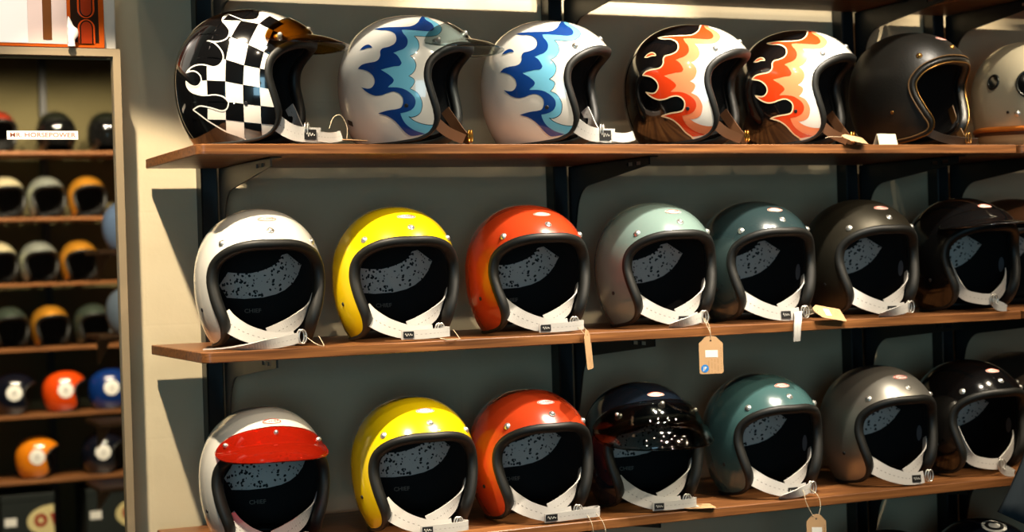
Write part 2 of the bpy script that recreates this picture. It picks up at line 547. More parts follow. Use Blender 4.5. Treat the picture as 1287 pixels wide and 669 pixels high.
def helmet(name, label, pos, yaw, mat, group=None, logo=True, snaps=True, trim=None, lining=None, pad=True, straps='ring', res=1.0,
           trimw=.0085, half=None, detail=True, snapmat=None, padscale=1.0, webmat=None, stitch=True, logo_dir=(.0785, 0, .101), category='helmet', tilt=0., tab=False):
    """open-face helmet facing world direction -Y turned by `yaw` degrees towards +X"""
    root = empty(name, pos, radians(yaw-90), label=label, category=category, group=group)
    if tilt: root.rotation_euler = (0, radians(tilt), radians(yaw-90))
    N = int(112*res)//2*2; R = max(8, int(30*res))
    H = half or LOOP_HALF
    lp = loop_points(H, N)
    V, F = shell_mesh(lp, R); obj('shell', V, F, mat, root)
    # lining: inner surface, joined to the shell edge by the trim
    RL = max(8, R//2); V, F = shell_mesh(lp, RL, .84)
    b0 = 1+(RL-1)*N; n0 = len(V); V = V+[HC+(p-HC)*.985 for p in lp]      # turned-out edge of the lining
    F = F+[(b0+k, b0+(k+1) % N, n0+(k+1) % N, n0+k) for k in range(N)]
    obj('lining', V, F, lining or FABRIC, root)
    def wf(p):
        k = min(1, max(0, (p.z-.020)/.03))
        return trimw*(.62+.38*k)
    V, F = trim_mesh(lp, wf, 10 if detail else 8, .22, .0105 if detail else .012, .0075)
    obj('edge_trim', V, F, trim or RUBBER, root)
    if not detail:
        root.scale = (SCL, SCL, SCL); return root
    if snaps:
        for d in SNAP_DIRS: snap(root, d, mat=snapmat)
    for s in (1, -1): snap(root, (.026, s*.100, -.045), .0034, LABELBLACK if snapmat is None else snapmat, 'rivet', .0016)
    if logo: oval_logo(root, logo_dir)
    if pad:
        bc = back_chart(.835*padscale, .0015)
        V, F = patch(PAD_POLY, bc, .008); obj('crown_pad', V, F, SPECK, root)
        bc2 = back_chart(.835, .003); TV, TF = text_mesh('CHIEF', .010)
        pl = obj('lining_lettering', [bc2((v[0]*1.15+.008, v[1]+.0565)) for v in TV], TF, GREYINK, root, False)
    if straps: make_straps(root, straps, webmat, stitch)
    if tab:
        ch = front_chart((.030, .100, -.022), -.002, scale=.835); V, F = patch(ellipse(.0125, .019, 24), ch, .007)
        obj('cheek_tab', V, F, simple('grey_tab', (126, 134, 142), .8), root)
    root.scale = (SCL, SCL, SCL)
    return root

def make_straps(root, style, web=None, stitch=True):
    web = web or WEB
    kw = dict(mat=web, stitch=stitch)
    w = .024
    up = [(0, 0, 1)]
    if style in ('ring', 'tail', 'loop', 'hang', 'fold', 'plain'):
        a = [(.046, -.073, .056), (.063, -.064, .043), (.083, -.043, .0275), (.095, -.012, .0165), (.098, .016, .0140), (.096, .036, .0150)]
        ta = [(-.3, .6, .8), (-.2, .5, .85), (-.1, .25, 1), (-.1, 0, 1), (-.1, 0, 1), (-.1, 0, 1)]
        A = strap(root, a, [.032, .031, .028, .025, .0235, .0235], tilt=ta, **kw)
        b = [(.048, .080, .086), (.060, .068, .064), (.074, .046, .044), (.085, .018, .030), (.089, -.006, .022)]
        tb = [(.4, .2, .8), (.5, .1, .8), (.3, -.4, .8), (0, -.3, 1), (0, 0, 1)]
        strap(root, b, [.010, .016, .023, .025, .024], tilt=tb, **kw)
        d_ring(root, (.097, .046, .017))
    if style == 'tail':
        t = [(.098, .044, .016), (.101, .020, .011), (.102, -.010, .0075), (.1005, -.046, .0045), (.090, -.078, .003), (.074, -.108, .0025)]
        tt = [(0, 0, 1), (0, 0, 1), (.3, 0, .9), (.8, 0, .5), (1, 0, .15), (1, -.2, .05)]
        strap(root, t, .017, name='strap_tail', tilt=tt, **kw)
    if style in ('hang', 'fold', 'plain'):
        dy = .012 if style == 'plain' else 0
        strap_label(A, (.0970, -.006+dy, .0135), (.0985, .014+dy, .0135), (-.1, 0, 1), .0070)
    if style == 'loop':
        t = [(.097, .048, .016), (.094, .066, .014), (.090, .083, .014), (.098, .090, .014), (.106, .080, .013), (.106, .062, .013), (.103, .040, .012), (.102, .008, .011), (.101, -.020, .011)]
        T_ = strap(root, t, .016, name='strap_tail', tilt=[(0, 0, 1)]*9, **kw)
        strap_label(T_, (.1012, -.018, .0112), (.1024, .004, .0112), (0, 0, 1), .0058)
    if style == 'ring':
        t = [(.097, .048, .016), (.098, .057, .015), (.102, .063, .014), (.106, .056, .0135), (.105, .040, .0125), (.103, .010, .0115), (.100, -.022, .0115)]
        T_ = strap(root, t, .016, name='strap_tail', tilt=[(0, 0, 1)]*7, **kw)
        strap_label(T_, (.1004, -.019, .0115), (.1022, -.001, .0115), (0, 0, 1), .0056)
    if style == 'hang':
        t = [(.098, .034, .018), (.106, .026, .014), (.115, .020, .006), (.121, .014, -.006), (.122, .012, -.022), (.120, .012, -.036)]
        strap(root, t, .015, name='strap_tail', tilt=[(0, 1, .3), (0, 1, .2), (0, 1, 0), (0, 1, 0), (0, 1, 0), (0, 1, 0)], **kw)
    if style == 'fold':
        t = [(.097, .046, .017), (.104, .026, .014), (.106, .000, .009), (.098, -.026, .005)]
        strap(root, t, .018, name='strap_tail', tilt=[(0, 0, 1), (0, 0, 1), (.5, 0, .8), (.9, 0, .4)], **kw)
    if style == 'slack':     # hangs loosely inside, ends in a small loop
        a = [(.046, -.072, .100), (.058, -.062, .062), (.068, -.050, .036), (.080, -.022, .026), (.085, .004, .024)]
        strap(root, a, .022, tilt=[(.8, 0, .3), (.6, 0, .5), (.2, .1, .9), (0, 0, 1), (0, 0, 1)], **kw)
        b = [(.050, .074, .080), (.058, .066, .060), (.070, .046, .044), (.078, .022, .030), (.084, .006, .024)]
        strap(root, b, .026, tilt=[(.3, -.3, 1)]*5, **kw)
        d_ring(root, (.088, .006, .022))
        t = [(.089, .010, .018), (.094, .022, .012), (.098, .030, .006), (.104, .022, .0045), (.100, .008, .007), (.092, .004, .014)]
        strap(root, t, .011, name='strap_tail', tilt=[(0, 0, 1)]*6, **kw)
    if style == 'side':      # row of helmets seen from the side: loose end lying in front of the cheek
        a = [(.048, -.074, .058), (.070, -.070, .034), (.092, -.062, .019), (.112, -.046, .0150), (.130, -.026, .0150)]
        A = strap(root, a, .025, tilt=[(.5, 0, .8), (.6, 0, .8), (.3, 0, 1), (0, 0, 1), (.1, 0, 1)], **kw)
        strap_label(A, (.108, -.0505, .0155), (.124, -.0345, .0155), (0, 0, 1), .0085)
        b = [(.052, .076, .074), (.068, .062, .046), (.086, .024, .026), (.102, -.018, .019)]
        strap(root, b, .018, tilt=[(.3, 0, 1)]*4, **kw)
        d_ring(root, (.110, -.046, .024), .009)
        t = [(.126, -.032, .013), (.140, -.012, .0115), (.150, .002, .013), (.158, .008, .016)]
        strap(root, t, .017, name='strap_tail', tilt=[(0, 0, 1)]*4, **kw)

PAD_POLY = [(-.066, .128), (-.052, .143), (-.020, .142), (.006, .149), (.026, .170), (.058, .152), (.044, .124), (.024, .110), (-.010, .101), (-.060, .101)]
# ------------------------------------------------------------------ painted designs (side chart of the helmet)
FLAME = [(0.396, 1.167), (0.501, 1.139), (0.615, 1.003), (0.662, 0.889), (0.647, 0.819), (0.574, 0.79), (0.461, 0.8), (0.329, 0.816), (0.226, 0.83), (0.152, 0.826), (0.185, 0.759), (0.244, 0.683), (0.274, 0.606), (0.264, 0.526), (0.211, 0.473), (0.13, 0.447), (0.057, 0.42), (0.117, 0.379), (0.169, 0.308), (0.197, 0.247), (0.164, 0.205), (0.07, 0.2), (-0.05, 0.18), (-0.144, 0.159), (-0.068, 0.111), (0.018, 0.047), (0.067, -0.012), (0.048, -0.06), (-0.004, -0.097), (-0.033, -0.128), (0.096, -0.134), (0.211, -0.159), (0.304, -0.216), (0.371, -0.29), (0.384, -0.374), (0.345, -0.45), (0.277, -0.493), (0.196, -0.513), (0.136, -0.523), (0.153, -0.594), (0.203, -0.682), (0.312, -0.765), (0.453, -0.816), (0.344, -0.836), (0.237, -0.838), (0.156, -0.773), (0.077, -0.673), (0.005, -0.604), (-0.088, -0.55), (-0.222, -0.509), (-0.116, -0.485), (-0.013, -0.47), (0.071, -0.464), (0.156, -0.44), (0.195, -0.37), (0.195, -0.292), (0.141, -0.227), (0.059, -0.198), (-0.044, -0.212), (-0.132, -0.239), (-0.238, -0.245), (-0.328, -0.217), (-0.419, -0.162), (-0.494, -0.097), (-0.38, -0.126), (-0.305, -0.111), (-0.255, -0.043), (-0.264, 0.041), (-0.317, 0.111), (-0.409, 0.168), (-0.556, 0.206), (-0.488, 0.26), (-0.373, 0.283), (-0.263, 0.291), (-0.192, 0.32), (-0.159, 0.385), (-0.164, 0.455), (-0.132, 0.505), (-0.039, 0.524), (0.053, 0.565), (0.087, 0.636), (0.061, 0.735), (-0.013, 0.803), (-0.111, 0.842), (-0.226, 0.854), (-0.352, 0.904), (-0.184, 0.911), (0.004, 0.902), (0.183, 0.893), (0.301, 0.907), (0.377, 0.977), (0.406, 1.079)]
FLAME_BACK = 44        # index where the back outline starts, at the lower edge
COMMA = [(-0.541, 0.521), (-0.479, 0.575), (-0.402, 0.595), (-0.34, 0.569), (-0.309, 0.529), (-0.393, 0.535), (-0.47, 0.519)]
SCALLOP = [(0.44, 1.201), (0.571, 1.208), (0.721, 1.039), (0.788, 0.89), (0.759, 0.777), (0.689, 0.705), (0.564, 0.682), (0.453, 0.69), (0.366, 0.697), (0.427, 0.617), (0.454, 0.525), (0.445, 0.455), (0.392, 0.388), (0.324, 0.357), (0.379, 0.304), (0.418, 0.22), (0.406, 0.138), (0.364, 0.074), (0.306, 0.037), (0.378, -0.008), (0.392, -0.057), (0.358, -0.121), (0.317, -0.162), (0.414, -0.218), (0.467, -0.314), (0.478, -0.406), (0.444, -0.511), (0.376, -0.563), (0.296, -0.583), (0.257, -0.573), (0.32, -0.627), (0.419, -0.672), (0.519, -0.695), (0.616, -0.698)]
HOTROD = [(0.392, 1.187), (0.402, 1.054), (0.381, 0.958), (0.286, 0.915), (0.148, 0.935), (-0.016, 1.031), (-0.138, 1.115), (-0.194, 1.054), (-0.182, 0.936), (-0.094, 0.833), (-0.015, 0.724), (-0.024, 0.611), (-0.096, 0.553), (-0.223, 0.539), (-0.373, 0.574), (-0.258, 0.535), (-0.163, 0.459), (-0.088, 0.353), (-0.079, 0.253), (-0.136, 0.174), (-0.24, 0.147), (-0.383, 0.189), (-0.515, 0.197), (-0.638, 0.164), (-0.729, 0.1), (-0.576, 0.111), (-0.471, 0.049), (-0.44, -0.035), (-0.476, -0.101), (-0.551, -0.127), (-0.646, -0.1), (-0.738, -0.032), (-0.718, -0.12), (-0.629, -0.205), (-0.49, -0.256), (-0.361, -0.274), (-0.22, -0.273), (-0.086, -0.311), (-0.015, -0.391), (-0.05, -0.479), (-0.135, -0.505), (-0.251, -0.469), (-0.389, -0.432), (-0.501, -0.42), (-0.619, -0.466), (-0.512, -0.531), (-0.373, -0.625), (-0.244, -0.702), (-0.093, -0.787), (0.114, -0.862)]
GRID_B = [(0.305, 1.33), (0.135, 0.911), (0.027, 0.608), (-0.035, 0.251), (-0.05, -0.081), (-0.058, -0.38), (-0.084, -0.629), (-0.111, -0.848)]
GRID_C = [(0.567, 1.063), (0.42, 0.833), (0.299, 0.47), (0.245, 0.151), (0.22, -0.143), (0.204, -0.418), (0.181, -0.665), (0.143, -0.899)]
GRID_D = [(0.797, 0.885), (0.638, 0.711), (0.523, 0.346), (0.469, 0.096), (0.458, -0.185), (0.444, -0.448), (0.416, -0.691), (0.381, -0.951)]
PAD_POLY = [(-0.0513, 0.104), (-0.0335, 0.1262), (-0.0133, 0.1237), (0.008, 0.1231), (0.0267, 0.1271), (0.0427, 0.1335), (0.0526, 0.1408), (0.0582, 0.1539), (0.0655, 0.1562), (0.0835, 0.1356), (0.0808, 0.1187), (0.074, 0.1037), (0.0632, 0.0925), (0.0499, 0.0853), (0.0287, 0.0802), (-0.0054, 0.0787), (-0.0374, 0.0819)]
# ------------------------------------------------------------------ layout (metres)
Z1, Z2, Z3 = 1.6912, 1.3679, 1.0460       # tops of the three shelves in view
Z0, Z4 = 2.0145, .7240
TH = .0167; D = .36; RUN = 1.6155; GAP = .012
WALLY = .40
HALLX0, HALLX1 = -2.6, 3.6

# --- setting: walls, floor, ceiling
def rect_prism(mb, x0, x1, z0, z1, y0, y1, holes=()):
    mb.prism([(x0, z0), (x1, z0), (x1, z1), (x0, z1)], holes, lambda p: (p[0], y0, p[1]), lambda p: (p[0], y1, p[1]))
FRX0, FRX1, FRZ0, FRZ1, FRY = -.95, -.0539, .30, 1.8716, .285          # outside of the glazed frame
mb = MB()
hole = [(FRX0+.02, FRZ0+.02), (FRX1+.0125, FRZ0+.02), (FRX1+.0125, FRZ1-.004), (FRX0+.02, FRZ1-.004)]  # opening added so the modelled reflection shows through the mirror frame
rect_prism(mb, HALLX0, HALLX1, 0, 3.0, WALLY, WALLY+.012, [hole])
tag(mb.build('wall_back', WALL), kind='structure')
FLOORM = simple('concrete_floor', (92, 86, 78), .6, noise=.2, nscale=3)
PLASTER = simple('hall_plaster', (128, 122, 108), .8, noise=.06, nscale=4)
CEILM = simple('dark_ceiling', (58, 56, 52), .9)
mb = MB(); mb.box((HALLX0, -5.6, -.06), (HALLX1, 6.6, 0)); tag(mb.build('floor', FLOORM), kind='structure')
mb = MB(); mb.box((HALLX0, -5.6, 3.0), (HALLX1, 6.6, 3.06)); tag(mb.build('ceiling', CEILM), kind='structure')
mb = MB(); mb.box((HALLX0-.06, -5.6, 0), (HALLX0, 6.6, 3.0)); tag(mb.build('wall_left', PLASTER), kind='structure')
mb = MB(); mb.box((HALLX1, -5.6, 0), (HALLX1+.06, 6.6, 3.0)); tag(mb.build('wall_right', PLASTER), kind='structure')
FARWALL = simple('olive_plaster', (84, 76, 42), .8, noise=.08, nscale=5)
mb = MB(); mb.box((HALLX0, 6.24, 0), (HALLX1, 6.3, 3.0)); tag(mb.build('wall_far', FARWALL), kind='structure')  # back wall of the modelled mirror reflection
# front wall of the hall with its shop window (behind the photographer)
mb = MB()
WX0, WX1, WZ0, WZ1 = -2.45, -.95, .8, 2.3
rect_prism(mb, HALLX0, HALLX1, 0, 3.0, -5.66, -5.6, [[(WX0, WZ0), (WX1, WZ0), (WX1, WZ1), (WX0, WZ1)]])
tag(mb.build('wall_front', PLASTER), kind='structure')

# --- shelves
def shelf_board(x0, x1, z, label, group, r=.014, y0=0., y1=D, name='shelf_board', round_left=True, round_right=False):
    b = .0012
    def outline(k):
        pts = []
        xl, xr, yf, yb = x0+k, x1-k, y0+k, y1-k
        if round_left:
            for i in range(9):
                a = pi+pi/2*i/8; pts.append((xl+r+r*cos(a), yf+r+r*sin(a)))
        else: pts.append((xl, yf))
        if round_right:
            for i in range(9):
                a = 1.5*pi+pi/2*i/8; pts.append((xr-r+r*cos(a), yf+r+r*sin(a)))
        else: pts.append((xr, yf))
        pts += [(xr, yb), (xl, yb)]
        return pts
    o0, o1 = outline(b), outline(0); n = len(o0)
    V = [(x, y, z-TH) for x, y in o0]+[(x, y, z-TH+b) for x, y in o1]+[(x, y, z-b) for x, y in o1]+[(x, y, z) for x, y in o0]
    F = [tuple(range(n))[::-1], tuple(3*n+i for i in range(n))]
    for k in range(3):
        for i in range(n): F.append((k*n+i, k*n+(i+1) % n, k*n+n+(i+1) % n, k*n+n+i))
    return tag(obj(name, V, F, WOOD, smooth=False), label, 'shelf', group)

rows = [(Z0, 'highest', 'wooden shelf board just above the frame, over the patterned helmets'),
        (Z1, 'upper', 'brown wooden shelf carrying the flame and checker patterned helmets'),
        (Z2, 'middle', 'brown wooden shelf in the middle carrying the plain helmets, white one first'),
        (Z3, 'lower', 'brown wooden shelf along the bottom, white helmet with red peak on its left end'),
        (Z4, 'lowest', 'wooden shelf board below the bottom row, mostly out of frame')]
for z, nm, lab in rows:
    shelf_board(0, RUN, z, lab, 'wall shelves of the helmet display')
labs2 = ['short end of the next top shelf board beyond the right post, above all helmets',
         'end of the next shelf board on the right, beside the silver ported helmet',
         'end of the next shelf board on the right, beside the black helmet with wide peak',
         'end of the next shelf board on the right, behind the dark cloth',
         'end of the next lowest shelf board at the right, out of frame']
for (z, nm, lab), l2 in zip(rows, labs2):
    shelf_board(RUN+GAP, RUN+GAP+1.2, z, l2, 'wall shelves of the helmet display')

# --- posts and brackets
PX = [(.112, 'black square post at the left end of the shelves by the sunlit wall'),
      (.805, 'black square post behind the middle of the shelves, second from the left'),
      (1.493, 'black square post behind the bronze helmet of the middle row'),
      (1.733, 'black square post furthest right, behind the black helmet with wide peak')]
PW2 = .015
for x, lab in PX:
    mb = MB(); mb.box((x-PW2, D+.002, .0), (x+PW2, WALLY-.001, 2.6), .0025)
    o = tag(mb.build('shelf_post', BLACKPAINT), lab, 'post', 'shelf posts on the wall')

def bracket(x, z, lab):
    """steel bracket: upright at the post, concave underside, two slots near the tip"""
    zt = z-TH-.0008; yb = D+.0015
    out = [(yb, zt), (.045, zt), (.045, zt-.015), (yb-.082, zt-.040)]
    for i in range(1, 9):
        a = i/8*radians(74); out.append((yb-.082+.052*sin(a), zt-.040-.052*(1-cos(a))-.004*i/8))
    out += [(yb-.020, zt-.125), (yb-.012, zt-.150), (yb, zt-.150)]
    slots = []
    for y in (.075, .105): slots.append([(y, zt-.0135), (y+.020, zt-.0135), (y+.020, zt-.007), (y, zt-.007)])
    mb = MB(); t = .0016
    mb.prism(out, slots, lambda p: (x-t, p[0], p[1]), lambda p: (x+t, p[0], p[1]))
    mb.box((x-.0016, .045, zt-.0016), (x+.018, yb, zt))        # flange under the board
    return tag(mb.build('shelf_bracket', BRACKET_LIT if x < .3 else BLACKPAINT), lab, 'bracket', 'brackets under the shelves')  # same steel: left end coloured as lit by the lamp, the rest as shaded
wh = ['at the left end', 'on the second post', 'on the third post', 'on the furthest right post']
rn = {Z0: 'shelf above the frame', Z1: 'upper shelf', Z2: 'middle shelf', Z3: 'bottom shelf', Z4: 'shelf below the frame'}
for i, (x, _) in enumerate(PX):
    for z in (Z0, Z1, Z2, Z3, Z4):
        colr = 'lit-toned steel' if i == 0 else 'shade-toned steel'
        bracket(x+(.0166+.0018), z, '%s bracket under the %s, %s' % (colr, rn[z], wh[i]))

# ------------------------------------------------------------------ helmets
P_WHITE = paint('white', (226, 222, 212)); P_YELLOW = paint('yellow', (238, 206, 12)); P_RED = paint('vermilion', (186, 60, 26))
P_SAGE = paint('sage', (116, 138, 132)); P_SLATE = paint('slate', (38, 54, 56)); P_BLACK = paint('black', (10, 10, 11), .12)
P_TEAL = paint('teal', (62, 94, 94)); P_NAVY = paint('navy', (16, 24, 34), .12)
P_BRONZE = simple('satin_bronze_black', (58, 54, 44), .42, .75)
P_SILVER = simple('satin_silver', (176, 172, 162), .36, .85)
P_BROWN = simple('satin_brown', (120, 78, 50), .4, .3)
P_TAUPE = simple('satin_taupe', (96, 84, 72), .4, .3)

HY = .108
G2 = 'plain open-face helmets on the middle shelf'
G3 = 'plain open-face helmets on the bottom shelf'
G1 = 'patterned helmets on the upper shelf'
def settle(root):
    """lower the helmet until its edge trim touches the board"""
    zm = min(v.co.z for c in root.children if c.name.startswith(('edge_trim', 'piping')) for v in c.data.vertices)
    root.location.z += .0002-zm*root.scale.z
    return root

mid = [(0.1220, -4, P_WHITE, 'white open-face helmet with black trim at the left of the middle shelf', 'tail'),
       (0.3580, -3, P_YELLOW, 'bright yellow open-face helmet on the middle shelf, beside the white one', 'ring'),
       (0.6040, -1, P_RED, 'orange-red open-face helmet on the middle shelf, in front of the second post', 'ring'),
       (0.8610, 0, P_SAGE, 'sage grey-green open-face helmet with a kraft price tag hanging below it', 'fold'),
       (1.0760, 0, P_SLATE, 'glossy dark slate open-face helmet with a white strap end hanging over the shelf', 'hang'),
       (1.3140, 0, P_BRONZE, 'satin bronze-black open-face helmet on the middle shelf, beside the peaked black one', 'fold'),
       (1.5620, 0, P_BLACK, 'glossy black helmet with a wide black peak at the right of the middle shelf', 'slack')]
MID = [settle(helmet('open_face_helmet', lab, (x, HY, Z2), yaw, m, G2, straps=st, tab=m in (P_SLATE, P_BRONZE, P_BLACK))) for x, yaw, m, lab, st in mid]
peak_visor(MID[6], P_BLACK, brim=.072, band=.026, droop=.10, az=62, zc=.180, spread=.8)
low = [(0.1200, -4, P_WHITE, 'white open-face helmet with a translucent red peak on the bottom shelf', 'ring'),
       (0.3810, -3, P_YELLOW, 'bright yellow open-face helmet on the bottom shelf', 'ring'),
       (0.5990, 0, P_RED, 'orange-red open-face helmet on the bottom shelf with a looped white strap', 'loop'),
       (0.8230, -6, P_NAVY, 'dark navy open-face helmet with a clear smoked peak on the bottom shelf', 'ring'),
       (1.0800, 0, P_TEAL, 'teal green open-face helmet on the bottom shelf, price tag hanging from its strap', 'fold'),
       (1.3470, 0, P_SILVER, 'satin silver open-face helmet on the bottom shelf', 'plain'),
       (1.5690, 0, P_BLACK, 'glossy black open-face helmet with loose strap at the right of the bottom shelf', 'slack')]
LOW = [settle(helmet('open_face_helmet', lab, (x, HY, Z3), yaw, m, G3, straps=st, tab=m in (P_SILVER, P_BLACK, P_TEAL))) for x, yaw, m, lab, st in low]
RED_CLEAR = tinted('red_clear_plastic', (206, 44, 20), clear=.70)
SMOKE = tinted('smoked_clear_plastic', (186, 188, 184))
AMBER = tinted('amber_smoke_plastic', (194, 168, 96))
CLEARGREY = tinted('clear_grey_plastic', (214, 220, 220))
peak_visor(LOW[0], RED_CLEAR, brim=.036, band=.028, droop=.62, az=56, zc=.175)
for d in SNAP_DIRS: snap(LOW[0], Vector(d)+Vector((.004, 0, .002)), .0062, name='peak_snap', hi=.010)
peak_visor(LOW[3], SMOKE, brim=.034, band=.042, droop=1.15, az=74, zc=.158, lift=.007, drop=.02)
for d in SNAP_DIRS: snap(LOW[3], Vector(d)+Vector((.004, 0, .004)), .0062, name='peak_snap', hi=.010)
# next bay of the display: two helmets half out of the frame
settle(helmet('open_face_helmet', 'brown helmet cut off by the right edge on the middle shelf', (1.780, HY+.10, Z2), 0, P_BROWN, G2, straps=None, logo=False))
settle(helmet('open_face_helmet', 'taupe brown helmet cut off by the right edge on the bottom shelf', (1.790, HY+.10, Z3), 0, P_TAUPE, G3, straps=None, logo=False))

# upper shelf
top = [(.113, 58, P_BLACK, 'black helmet with white checks, a white flame outline and an amber smoked peak', 'side'),
       (.392, 53, P_WHITE, 'white helmet with blue flames wearing a clear grey peak', None),
       (.656, 49, P_WHITE, 'white helmet with blue flames and no peak, white strap lying in front', 'side'),
       (.938, 44, P_BLACK, 'black helmet with red flames and white front, nearer the blue flame helmets', None),
       (1.188, 41, P_BLACK, 'black helmet with red flames and white front, beside the matte leather helmet', None)]
TOP = [settle(helmet('flame_helmet' if i else 'checkered_helmet', lab, (x, HY+(-.010 if i == 3 else .012 if i == 4 else 0), Z1), yaw, m, G1, logo=False, pad=False, straps=st)) for i, (x, yaw, m, lab, st) in enumerate(top)]
peak_visor(TOP[0], AMBER, brim=.052, band=.032, droop=.30, az=56, zc=.180)
peak_visor(TOP[1], CLEARGREY, brim=.052, band=.032, droop=.30, az=56, zc=.180)
for i in (0, 1):
    for d in SNAP_DIRS: snap(TOP[i], Vector(d)+Vector((.004, 0, .002)), .0062, name='peak_snap', hi=.010)
# ------------------------------------------------------------------ painted decorations
def smooth_poly(P, closed=True, n=3, sharp=62):
    """round a traced outline but keep its pointed tips"""
    P = [Vector((p[0], p[1])) for p in P]; m = len(P)
    def ang(i):
        a, b, c = P[i-1], P[i], P[(i+1) % m]
        u, v = b-a, c-b
        return math.degrees(u.angle(v)) if u.length > 1e-6 and v.length > 1e-6 else 0
    S = [i for i in range(m) if ang(i) > sharp]
    if not closed: S = sorted(set([0, m-1]+[i for i in S if 0 < i < m-1]))
    if not S: return [tuple(p)[:2] for p in catmull([(p.x, p.y, 0) for p in P], n, True)]
    out = []
    K = len(S)
    for k in range(K if closed else K-1):
        a, b = S[k], S[(k+1) % K]
        ch = [P[(a+j) % m] for j in range(((b-a-1) % m)+2)] if closed else P[a:b+1]
        q = catmull([(p.x, p.y, 0) for p in ch], n)
        out += [(v.x, v.y) for v in q[:-1]]
    if not closed: out.append(tuple(P[-1]))
    return out

POLE = Vector((-.62, 0, .78)).normalized()
_lp = loop_points(LOOP_HALF, 200)
_e1 = Vector((.78, 0, .62)).normalized()
_rim = sorted((atan2((p-HC).y, (p-HC).dot(_e1)), POLE.angle(p-HC)) for p in _lp)
def on_shell(q, slack=.02):
    """is chart point q on the painted shell (not over the face opening or the neck)?"""
    th = sqrt(q[0]**2+q[1]**2); a = atan2(q[1], q[0])
    d = Vector((sin(th)*cos(a), -cos(th), sin(th)*sin(a)))
    psi = atan2(d.y, d.dot(_e1)); w = POLE.angle(d)
    lo = None
    for k in range(len(_rim)-1):
        if _rim[k][0] <= psi <= _rim[k+1][0]:
            t = (psi-_rim[k][0])/max(1e-9, _rim[k+1][0]-_rim[k][0]); lo = _rim[k][1]*(1-t)+_rim[k+1][1]*t; break
    if lo is None: lo = _rim[0][1]
    return w < lo+slack

def painted(parent, name, poly, mat, off, grid=.05, clip=False):
    V, F, _ = tri_poly(poly, (), grid)
    if clip: F = [q for q in F if on_shell([sum(V[i][k] for i in q)/len(q) for k in (0, 1)])]
    mb = MB()
    f = side_chart(-1, off); mb.add([f(p) for p in V], F)
    f = side_chart(1, off); mb.add([f(p) for p in V], [q[::-1] for q in F])
    return mb.build(name, mat, parent, True)

def pinstripe(parent, name, path, w, mat, off, closed=False, sides=(-1, 1)):
    P = [Vector(p) for p in path]; m = len(P); L = []; R_ = []
    for i in range(m):
        a = P[i-1] if (closed or i > 0) else P[i]; b = P[(i+1) % m] if (closed or i < m-1) else P[i]
        t = (b-a); t = t.normalized() if t.length > 1e-9 else Vector((1, 0)); n = Vector((-t.y, t.x))*w/2
        L.append(P[i]+n); R_.append(P[i]-n)
    F = [(i, (i+1) % m, m+(i+1) % m, m+i) for i in range(m if closed else m-1)]
    mb = MB()
    for sgn in sides:
        f = side_chart(sgn, off); mb.add([f(p) for p in L+R_], F)
    return mb.build(name, mat, parent, True)

FL_D = [(.45, 1.40)]+FLAME[1:]+[(.43, 1.30)]
D_S = smooth_poly(FL_D)
back_idx = FLAME_BACK+0
back_path = [(.25, -.875)]+FLAME[FLAME_BACK:]+[(.40, 1.25), (.41, 1.52)]
BACK_S = smooth_poly(back_path, False)
scal = [(.56, 1.40)]+SCALLOP[1:]
SC_S = smooth_poly(scal, False)
front_edge = [(x-.02, y) for x, y in FLAME[1:44]]
L_POLY = SC_S+[(.50, -.80), (.43, -.83)]+front_edge[::-1]+[(.42, 1.38)]

def arc(a0, a1, n=14, R=1.571):
    return [(R*cos(a0+(a1-a0)*i/n), R*sin(a0+(a1-a0)*i/n)) for i in range(n+1)]

def coat(name, rgb): return paint(name, rgb)
NAVYBLUE = coat('flame_blue', (16, 58, 128)); SKYBLUE = coat('sky_blue', (112, 186, 214)); INK = coat('pinstripe_ink', (20, 22, 30))
FIRE = coat('flame_red', (214, 60, 20)); SALMON = coat('salmon', (236, 138, 92)); CREAM = coat('cream_line', (240, 216, 172)); PWHITE = coat('white_pattern', (234, 230, 220))

def blue_flames(h):
    painted(h, 'sky_blue_pattern', L_POLY, SKYBLUE, .0004)
    pinstripe(h, 'pinstripe_pattern', SC_S, .007, INK, .0006)
    painted(h, 'blue_flame_pattern', D_S, NAVYBLUE, .0008, .05)
    painted(h, 'flame_lick_pattern', smooth_poly(COMMA), NAVYBLUE, .0008)
def red_flames(h):
    W = [p for p in BACK_S]+arc(1.31, -1.38)
    painted(h, 'white_pattern', W, PWHITE, .0004, .05, True)
    painted(h, 'salmon_pattern', L_POLY, SALMON, .0006)
    painted(h, 'red_flame_pattern', D_S, FIRE, .0008)
    painted(h, 'flame_lick_pattern', smooth_poly(COMMA), FIRE, .0008)
    pinstripe(h, 'pinstripe_pattern', BACK_S, .022, CREAM, .0010)
    for sd in (-1, 1): pinstripe(h, 'lick_outline', smooth_poly(COMMA), .016, CREAM, .0010, True, (sd,))
